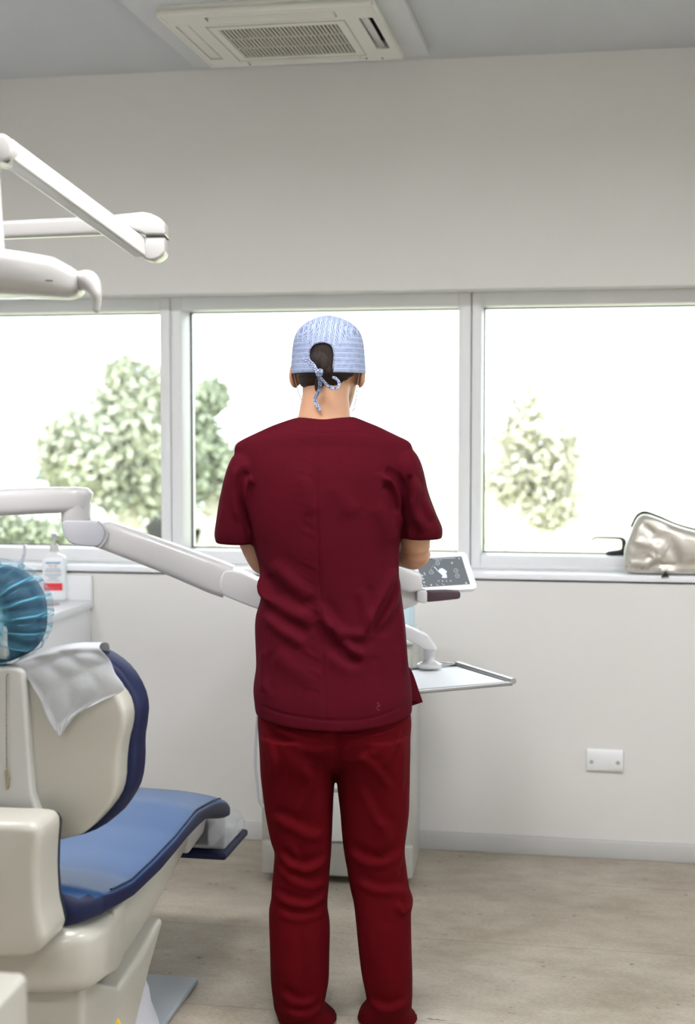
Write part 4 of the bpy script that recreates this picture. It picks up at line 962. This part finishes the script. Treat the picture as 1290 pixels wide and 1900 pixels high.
# seat frame casing
def vring(y, hw, z0, z1, e=.35, n=48): return [Vector((HX+hw*sp(math.cos(2*math.pi*j/n), e), y, (z0+z1)/2+(z1-z0)/2*sp(math.sin(2*math.pi*j/n), e))) for j in range(n)]
g = G(); g.loft([vring(2.63, .17, .375, .47), vring(2.645, .225, .362, .492), vring(2.68, .255, .350, .497), vring(2.76, .262, .345, .492), vring(2.86, .245, .315, .475), vring(2.95, .225, .305, .474), vring(3.18, .215, .325, .48), vring(3.44, .205, .385, .488), vring(3.60, .19, .415, .478), vring(3.66, .17, .43, .45)])
build('seat_casing', g, M_cream, ch, 60)
sx = HX+.228
build('casing_rib', G().prism([(sx-.01, 2.83, .385), (sx-.01, 2.90, .40), (sx-.01, 2.90, .475), (sx-.01, 2.83, .478)], (.026, 0, 0), .006), M_cream, ch, 50)
# legrest support and guard
g = G(); g.prism([(HX-.2, 3.50, .44), (HX-.2, 3.60, .475), (HX-.2, 3.70, .44), (HX-.2, 3.66, .40), (HX-.2, 3.52, .385)], (.4, 0, 0), .01); build('legrest_bracket', g, M_white, ch, 50)
g = G(); g.prism([(HX-.235, 3.70, .345), (HX-.235, 3.70, .462), (HX-.235, 3.78, .452), (HX-.235, 3.90, .395), (HX-.235, 3.925, .372), (HX-.235, 3.925, .345)], (.485, 0, 0), .012); build('foot_guard', g, M_clear, ch, 50)
build('footrest', G().bx(HX-.24, HX+.255, 3.68, 3.93, .322, .342, .008), M_navy, ch, 50)
g = G(); g.prism([(HX-.21, 3.70, .345), (HX-.21, 3.70, .43), (HX-.21, 3.86, .37), (HX-.21, 3.88, .345)], (.42, 0, 0), .01); build('footrest_pad', g, M_grey, ch, 50)
# lifting column cover
xr = HX+.215
side = [(2.71, .165), (2.71, .02), (2.98, .02), (3.047, .131), (3.149, .223), (3.262, .305), (3.235, .318), (3.1, .285), (2.94, .262), (2.86, .30), (2.76, .348), (2.71, .348)]
g = G(); g.prism([Vector((2*HX-xr, y, z)) for y, z in side], (2*(xr-HX), 0, 0), .018, 4); build('column_cover', g, M_cream, ch, 50)
g = G(); g.prism([Vector((HX+.07, 2.7085, z)) for z in (.03, .34)]+[Vector((HX+.0715, 2.7085, z)) for z in (.34, .03)], (0, .004, 0)); build('cover_seam', g, M_seam, ch)
g = G(); g.lathe((HX+.04, 3.16, .012), [(0, 0), (.185, 0), (.183, .05), (.165, .10), (.160, .135), (.14, .19), (.12, .205), (0, .21)], 40); build('hydraulic_boot', g, M_grey, ch, 40)
g = G(); g.bx(2*HX+1.065, -1.065, 2.45, 3.617, .004, .022, .006); build('base_plate', g, M_baseplate, ch, 50)
a = W(222, 1893, Y=2.72); g = G(); g.prism([a+Vector((-.010, -.012, -.012)), a+Vector((.010, -.012, -.012)), a+Vector((0, -.012, .008))], (0, .004, 0)); build('warning_sticker', g, M_yel, ch)
# things on the chair
# disposable headrest cover: pleated ring of thin cloth
g = G(); rr = []; hc = hz_+Vector((0, .02, .002)); Rn = 288
cl = [W(97, 1150, Y=BY).x-HX]
for k, (f, d) in enumerate(((.44, -.062), (.55, -.080), (.72, -.085), (.88, -.072), (1.0, -.04), (1.03, .0), (1.02, .04), (.92, .075), (.6, .095), (.25, .10), (.02, .102))):
    r = []
    for j in range(Rn):
        a = 2*math.pi*j/Rn; pl = (.024*(.5-abs(math.sin(a*8.5+.7*math.sin(a*3)))**.5)+.010*math.sin(a*29+k*.3))*(1.3-abs(k-2)*.13 if k < 8 else .2)
        rad = f*(1+pl*.6)
        r.append(hc+Vector((.136*rad*sp(math.cos(a), .9), d-pl*.16*(1 if k < 6 else .3), .110*rad*sp(math.sin(a), .9))))
    rr.append(r)
g.loft(rr, False); o = build('headrest_cover', g, M_cap2, None, 180)
at = o.data.attributes.new('gather', 'FLOAT', 'POINT')      # cloth is denser where it is gathered
for k in range(len(rr)):
    for j in range(Rn):
        a = 2*math.pi*j/Rn; r_ = abs(math.sin(a*8.5+.7*math.sin(a*3)+.25*math.sin(k*1.3)))
        at.data[k*Rn+j].value = .95 if k == 0 else .75 if k == 1 else max(math.exp(-(r_/.14)**2), .55*math.exp(-(abs(math.sin(a*14+k*.5))/.10)**2))
nt = M_cap2.node_tree; an = nt.nodes.new('ShaderNodeAttribute'); an.attribute_name = 'gather'; mr = nt.nodes.new('ShaderNodeMapRange'); mr.inputs[3].default_value = .17; mr.inputs[4].default_value = .9
nt.links.new(an.outputs['Fac'], mr.inputs[0]); nt.links.new(mr.outputs[0], nt.nodes['Principled BSDF'].inputs['Alpha']); tag(o, 'blue gathered disposable cover stretched over the headrest of the dental chair', 'cover')
tag(build('saliva_ejector', sj, M_grey), 'thin grey bent suction tube rising behind the blue headrest cover', 'suction tube')
# paper napkin draped over the backrest's top corner
NY = BY-.030
def nap(px, py, y): return W(px, py, Y=y)
NL = [[(32, 1228), (80, 1212), (130, 1202), (185, 1200)], [(30, 1232), (88, 1222), (140, 1214), (196, 1213)], [(42, 1246), (95, 1236), (148, 1228), (205, 1226)], [(58, 1270), (105, 1256), (160, 1250), (214, 1248)], [(74, 1296), (112, 1284), (168, 1278), (231, 1279)], [(84, 1322), (113, 1322), (150, 1312), (190, 1300)], [(98, 1348), (112, 1346), (128, 1336), (146, 1324)], [(110, 1366), (113, 1364), (117, 1360), (121, 1354)]]
ny = [BY-.034, BY-.036, BY-.038, BY-.040, BY-.042, BY-.042, BY-.044, BY-.046]
ng = []
for r, y in zip(NL, ny): ng.append([nap(x, yy, y) for x, yy in r])
ng = [[p+Vector((-.026, .135, -.055)) for p in ng[0]], [p+Vector((-.016, .10, -.012)) for p in ng[0]], [p+Vector((-.004, .035, .004)) for p in ng[0]]]+ng
rows_ = [spline(r, 10) for r in ng]; cols = list(zip(*rows_)); fine = [spline(c, 7) for c in cols]; g = G(); nc = len(fine); nr = len(fine[0])
for i, c in enumerate(fine):
    for j, p in enumerate(c):
        wob = .0022*math.sin(i*.45+j*.12)+.0018*math.sin(i*.21-j*.3); g.v.append(p+Vector((0, -abs(wob)-.001, .0 if j > 8 else wob)))
for i in range(nc-1):
    for j in range(nr-1): g.f.append([i*nr+j, (i+1)*nr+j, (i+1)*nr+j+1, i*nr+j+1])
o = build('paper_napkin', g, M_paper, None, 180, thick=.0006); tag(o, 'white paper napkin draped over the top right corner of the chair back', 'napkin')
# ball chain with clip
bc = thing('bib_chain', 'metal ball chain with alligator clip hanging down the chair back at the left edge', 'chain', W(12, 1465, Y=BY-.062))
g = G(); p0 = W(12, 1262, Y=BY-.062); p1 = W(12.5, 1428, Y=BY-.062)
for i in range(38): g.ball(p0.lerp(p1, i/37), .0021, None, 8)
g.sweep([p0, p1], .0005, n=6)
g.sweep(spline([p0, p0+Vector((0, .004, .010)), p0+Vector((.004, .03, .014))], 4), .0014, n=8); build('beaded_chain', g, mat('dull bead metal', (.22, .19, .14), .4, metal=.8), bc, 180)
p2 = W(12, 1445, Y=BY-.064); g = G()
g.box(p2+Vector((0, .0, .012)), (.007, .006, .014), .0015).prism([p2+Vector(v) for v in ((-.004, 0, .006), (.003, 0, .004), (.006, 0, .002), (.002, 0, -.022), (-.002, 0, -.024))], (0, .005, 0), .001)
build('alligator_clip', g, mat('dull brass clip', (.35, .30, .22), .35, metal=1), bc, 40)
# blurred pale box corner nearest the camera
b0 = W(46, 1815, D=1.9); g = G(); ctr = b0+Vector((-.13, -.10, 0)); g.box((ctr.x, ctr.y, b0.z/2+.002), (.26, .24, b0.z-.004), .012, Matrix.Rotation(math.radians(2), 3, 'Z'), 3)
cart = build('cart_body', g, M_cream, None, 50)
cart.name = 'side_cart'; FR['side_cart'] = FR['cart_body'] if 'cart_body' in FR else Vector(); tag(cart, 'cream instrument cart corner in the lower left foreground, out of focus', 'cart')
for i in range(3):
    z1 = b0.z-.05-i*.2; d = build('drawer_front', G().box((ctr.x, ctr.y-.122, z1-.09), (.22, .012, .17), .004, Matrix.Rotation(math.radians(2), 3, 'Z')), M_creamd, cart)

# ------------------------------------------------------------------ wall plate, sill things
g = G(); x0, x1, z0, z1 = -.056+.001, .069, .305, .383
pl = thing('socket_plate', 'white blank electrical plate low on the back wall at the right', 'wall plate', ((x0+x1)/2, WY, z0))
g.prism([(x0, WY, z0), (x0, WY-.011, z0+.004), (x0, WY-.014, z0+.016), (x0, WY-.013, z1-.022), (x0, WY-.004, z1), (x0, WY, z1)], (x1-x0, 0, 0), .0015); build('cover_plate', g, M_frame, pl, 30)
for x in (x0+.017, x1-.017): build('screw_cap', G().lathe((x, WY-.0135, (z0+z1)/2-.004), [(0, 0), (.007, 0), (.007, .0012), (0, .0016)], 24, Matrix.Rotation(math.pi/2, 3, 'X')), M_creamd, pl)

YB = WY+.055
def wb(px, py): return W(px, py, Y=YB)
bo = [(1160, 1062), (1157, 1040), (1159, 1015), (1172, 980), (1180, 962), (1188, 954), (1200, 952), (1225, 961), (1255, 974), (1290, 984), (1330, 992), (1375, 1005), (1400, 1030), (1402, 1066), (1290, 1067), (1200, 1066)]
B = [wb(*p) for p in bo]; zmin = ZS+.001; B = [Vector((p.x, p.y, max(p.z, zmin))) for p in B]
bg_ = G(); cB = sum(B, Vector())/len(B); n1 = 14; cont = chaikin(chaikin(B))
# pillow: rings shrinking towards the front and back
R_ = []
for k in range(-7, 8):
    t = k/7; s_ = (1-abs(t)**3.2)**.45 if abs(t) < 1 else .0; s_ = max(s_, .02); r = []
    for p in cont:
        q = cB+(p-cB)*(.55+.45*s_) if abs(t) < .999 else cB+(p-cB)*.50
        r.append(Vector((q.x, YB+t*.068, max(q.z, zmin))))
    R_.append(r)
bg_.loft(R_)
b = bmesh.new(); me = bpy.data.meshes.new('t'); me.from_pydata([tuple(v) for v in bg_.v], [], bg_.f); b.from_mesh(me)
bmesh.ops.triangulate(b, faces=[f for f in b.faces if len(f.verts) > 4]); bmesh.ops.subdivide_edges(b, edges=[e for e in b.edges if e.calc_length() > .012], cuts=3, use_grid_fill=True)
bg_ = G().bm(b); b.free()
bag = thing('silver_bag', 'crumpled silver fabric bag with black piping on the window sill at the right edge', 'bag', (cB.x, YB, ZS))
def fold(p):
    x = (p.x-.063)/.24; z = (p.z-ZS)/.21; d = 0
    for (ax, az, bx_, bz_, wd, am) in ((.35, .15, .62, .62, .05, .012), (.62, .62, .75, .25, .06, -.008), (.1, .2, .35, .15, .03, .010), (.35, .15, 1.0, .2, .03, -.008), (.15, .55, .6, .45, .05, .007), (.2, .9, .55, .55, .05, -.006), (.55, .1, .8, .02, .03, .010), (.7, .55, 1.0, .35, .05, .008), (.05, .12, .38, .13, .012, -.012), (.3, .35, .5, .2, .02, -.007)):
        dx, dz = bx_-ax, bz_-az; t = max(0, min(1, ((x-ax)*dx+(z-az)*dz)/(dx*dx+dz*dz))); e_ = math.hypot(x-ax-t*dx, z-az-t*dz); d += am*math.exp(-(e_/wd)**2)
    return d+.004*noise.noise(p*28)
for v in bg_.v:
    if v.y < YB and v.z > zmin+.002: v.y -= fold(v)*min(1, (YB-v.y)/.03)
build('bag_body', bg_, M_metalbag, bag, 60)
pp = [wb(*p) for p in ((1172, 978), (1180, 961), (1188, 953), (1200, 951), (1225, 960), (1255, 973), (1290, 983), (1330, 991), (1375, 1004))]
build('piping', G().sweep(spline([Vector((p.x, p.y-.0, p.z)) for p in pp], 5), .0045, n=10), M_blk, bag)
build('strap_end', G().prism([wb(*p)+Vector((0, -.076, 0)) for p in ((1228, 1063), (1234, 1056), (1240, 1066), (1226, 1067.5))], (0, .01, 0)), M_blk, bag)
Yv = WY+.20
def wv(px, py): return W(px, py, Y=Yv)
g = G(); P = chaikin([wv(*p) for p in ((1096.5, 1004), (1103, 998.5), (1108, 998), (1150, 998.5), (1157, 1000), (1163, 1005), (1160, 1020), (1170, 1024), (1170, 1032), (1124, 1032), (1125, 1027), (1129, 1025), (1153, 1022), (1154.5, 1017), (1154, 1005), (1150, 1002), (1108, 1000.5), (1104, 1001), (1098, 1006))])
lo = min(p.z for p in P); P = [Vector((p.x, p.y, p.z-lo+zb+.001)) for p in P]
g.prism(P, (0, .03, 0), .0012, 2); tag(build('plastic_hook_holder', g, M_blk), 'black curved plastic holder standing on the sill frame beside the silver bag', 'holder')

# ------------------------------------------------------------------ outdoors
M_lawn = mat('sunlit lawn', (.42, .42, .26), .9, var=.25, vscale=.8)
M_leaf = [mat('olive leaves', (.30, .34, .25), .7, var=.35, vscale=1.5), mat('grey green leaves', (.38, .40, .31), .7, var=.35, vscale=1.5), mat('washed-out pale leaves', (.48, .47, .38), .7, var=.3, vscale=1.5)]  # leaf colours paled to imitate the washed-out, overexposed view outside
M_bark = mat('pale bark', (.50, .46, .40), .9, var=.2, vscale=6)
M_bwall = mat('pale blue render', (.68, .74, .80), .8)
M_bwin = mat('blue grey shutter', (.38, .48, .58), .5)
M_white2 = mat('white car paint', (.8, .82, .85), .2, coat=.6)
M_carglass = mat('car glass', (.05, .08, .1), .08)
tag(build('lawn', G().bx(-70, 70, -40, 95, -.45, -.25), M_lawn), kind='structure')
def leaves(g, c, r, n, rg, sz, flat=1):
    for _ in range(int(n*1.9)):
        d = Vector((rg.gauss(0, .46), rg.gauss(0, .46), rg.gauss(0, .46)))
        if d.length > 1.5: continue
        q = Vector(c)*.9+d*1.7
        if noise.noise(q*1.6) < -.22 and rg.random() < .7: continue
        p = Vector(c)+Vector((d.x*r[0], d.y*r[1], d.z*r[2])); a = Vector((rg.gauss(0, 1), rg.gauss(0, 1), rg.gauss(0, 1))).normalized(); b = a.orthogonal().normalized(); b = Matrix.Rotation(rg.uniform(0, 6), 3, a) @ b; c2 = a.cross(b); s_ = sz*rg.uniform(.5, 1.05)
        k = len(g.v); g.v += [p-b*s_, p-c2*s_*.5, p+b*s_, p+c2*s_*.5]; g.f.append([k, k+1, k+2, k+3])
def tree(name, label, trunk, blobs, m, seed, sz=.10, limbs=None):
    rg = random.Random(seed); base = Vector((trunk[0][0], trunk[0][1], -.25)); t = thing(name, label, 'tree' if 'tree' in name else 'shrub', base, None)
    g = G(); P = [Vector(p[:3]) for p in trunk]; g.sweep(spline(P, 4), [float(np.interp(i/4, range(len(P)), [p[3] for p in trunk])) for i in range((len(P)-1)*4+1)], up=Vector((0, 1, 0)), n=10)
    for l in (limbs or []):
        Q_ = [Vector(p) for p in l]; g.sweep(spline(Q_, 4), [.05-.035*i/((len(Q_)-1)*4) for i in range((len(Q_)-1)*4+1)], up=Vector((0, 1, 0)), n=8)
    build('trunk', g, M_bark, t, 180); g = G()
    for c, r, n in blobs: leaves(g, c, r, n, rg, sz)
    build('foliage', g, m, t, 180)
def wd(px, py, D): return W(px, py, D=D)
def blob(px, py, D, rpx, rpy, n): c = wd(px, py, D); k = D/F; return (c, (rpx*k, min(rpx, rpy)*k, rpy*k), n)
def base_at(px, D): p = wd(px, 900, D); return (p.x, p.y, -.25)
def trunk(px, D, top, r=.16): b = base_at(px, D); c = wd(px+6, top, D); return [(*b, r), (b[0]+.1, b[1], (b[2]+c.z)/2, r*.8), (c.x, c.y, c.z, r*.4)]
D1 = 17
tree('leafy_tree', 'bushy grey-green tree seen through the left window', trunk(225, D1, 760), [blob(235, 760, D1, 50, 70, 1300), blob(190, 850, D1, 80, 75, 2600), blob(270, 830, D1, 55, 90, 2300), blob(250, 905, D1, 70, 50, 1500), blob(125, 830, D1, 42, 50, 1100), blob(100, 850, D1+.5, 26, 60, 700), blob(225, 690, D1, 26, 28, 250), blob(285, 730, D1, 30, 45, 600)], M_leaf[1], 1, .085)
tree('leafy_tree', 'round dark green tree at the left edge of the middle window', trunk(385, 19, 820), [blob(392, 735, 19, 26, 30, 900), blob(380, 860, 19, 42, 75, 1500), blob(355, 790, 19, 35, 60, 900), blob(430, 880, 19, 40, 50, 420)], M_leaf[0], 2, .09)
L1 = [[wd(905, 1010, 16), wd(925, 900, 16), wd(955, 800, 16), wd(1000, 770, 16)], [wd(915, 960, 16), wd(980, 900, 16), wd(1030, 850, 16)], [wd(935, 860, 16), wd(930, 780, 16), wd(975, 700, 16)], [wd(960, 960, 16), wd(1010, 930, 16), wd(1050, 900, 16)]]
tree('sparse_tree', 'open branching pale tree seen through the right window', trunk(912, 16, 880, .12), [blob(965, 810, 16, 50, 40, 420), blob(1010, 880, 16, 60, 50, 700), blob(940, 900, 16, 40, 40, 330), blob(1020, 940, 16, 48, 40, 720), blob(1040, 830, 16, 45, 40, 300), blob(985, 740, 16, 45, 50, 120)], M_leaf[2], 3, .075, L1)
tree('sparse_tree', 'faint bare tree seen between the person and the right window post', trunk(800, 30, 760, .12), [blob(790, 800, 30, 60, 70, 160), blob(740, 740, 30, 60, 60, 100)], M_leaf[2], 4, .10, [[wd(800, 860, 30), wd(770, 790, 30), wd(740, 730, 30)], [wd(800, 840, 30), wd(830, 780, 30), wd(845, 720, 30)]])
tree('low_shrub', 'dark green shrub below the tree at the lower left of the left window', trunk(40, 12, 990, .04), [blob(40, 990, 12, 75, 26, 1500), blob(-40, 985, 12, 60, 30, 900), blob(100, 1000, 12, 30, 18, 400)], M_leaf[0], 5, .05)
bq = wd(-60, 900, 26); bl = thing('distant_building', 'pale blue rendered building at the far left outside the left window', 'building', (bq.x-2, bq.y+2, -.25))
xr_ = wd(71, 800, 26); bw = build('facade', G().bx(xr_.x-9, xr_.x, xr_.y, xr_.y+6, -.25, 3.4), M_bwall, bl)
build('roof', G().bx(xr_.x-9.2, xr_.x+.15, xr_.y-.15, xr_.y+6.2, 3.4, 3.6, .03), M_bwall, bl)
a, b_ = wd(-8, 782, 26), wd(14, 820, 26)
wi = build('shuttered_window', G().bx(a.x, b_.x, xr_.y-.04, xr_.y+.02, b_.z, a.z, .01), M_bwall, bl); g = G()
for i in range(9): z = b_.z+(a.z-b_.z)*(i+.3)/9; g.bx(a.x+.03, b_.x-.03, xr_.y-.06, xr_.y-.035, z, z+.022)
build('shutter_slats', g, M_bwin, wi)
# parked car half hidden behind the tree
cc = wd(190, 950, 22); car = thing('parked_car', 'white parked car partly hidden behind the tree in the left window', 'car', (cc.x, cc.y, -.25))
prof = [(-2.0, .35), (-2.05, .75), (-1.6, .92), (-1.0, 1.0), (-.55, 1.42), (.7, 1.46), (1.35, 1.05), (1.95, .95), (2.05, .6), (2.0, .35)]
g = G(); g.prism([(cc.x+x, cc.y-.8, -.25+z-.1) for x, z in prof], (0, 1.6, 0), .08, 3); build('car_body', g, M_white2, car, 40)
g = G(); g.prism([(cc.x+x, cc.y-.81, -.25+z-.1) for x, z in ((-.85, 1.03), (-.5, 1.36), (.62, 1.39), (1.1, 1.05))], (0, 1.62, 0), .02); build('side_glass', g, M_carglass, car, 40)
for x in (-1.25, 1.25):
    for y in (-.72, .72): build('wheel', G().lathe((cc.x+x, cc.y+y-.09, .07), [(0, 0), (.2, 0), (.30, .02), (.32, .05), (.32, .14), (.30, .18), (0, .18)], 28, Matrix.Rotation(-math.pi/2, 3, 'X')), M_blk, car)
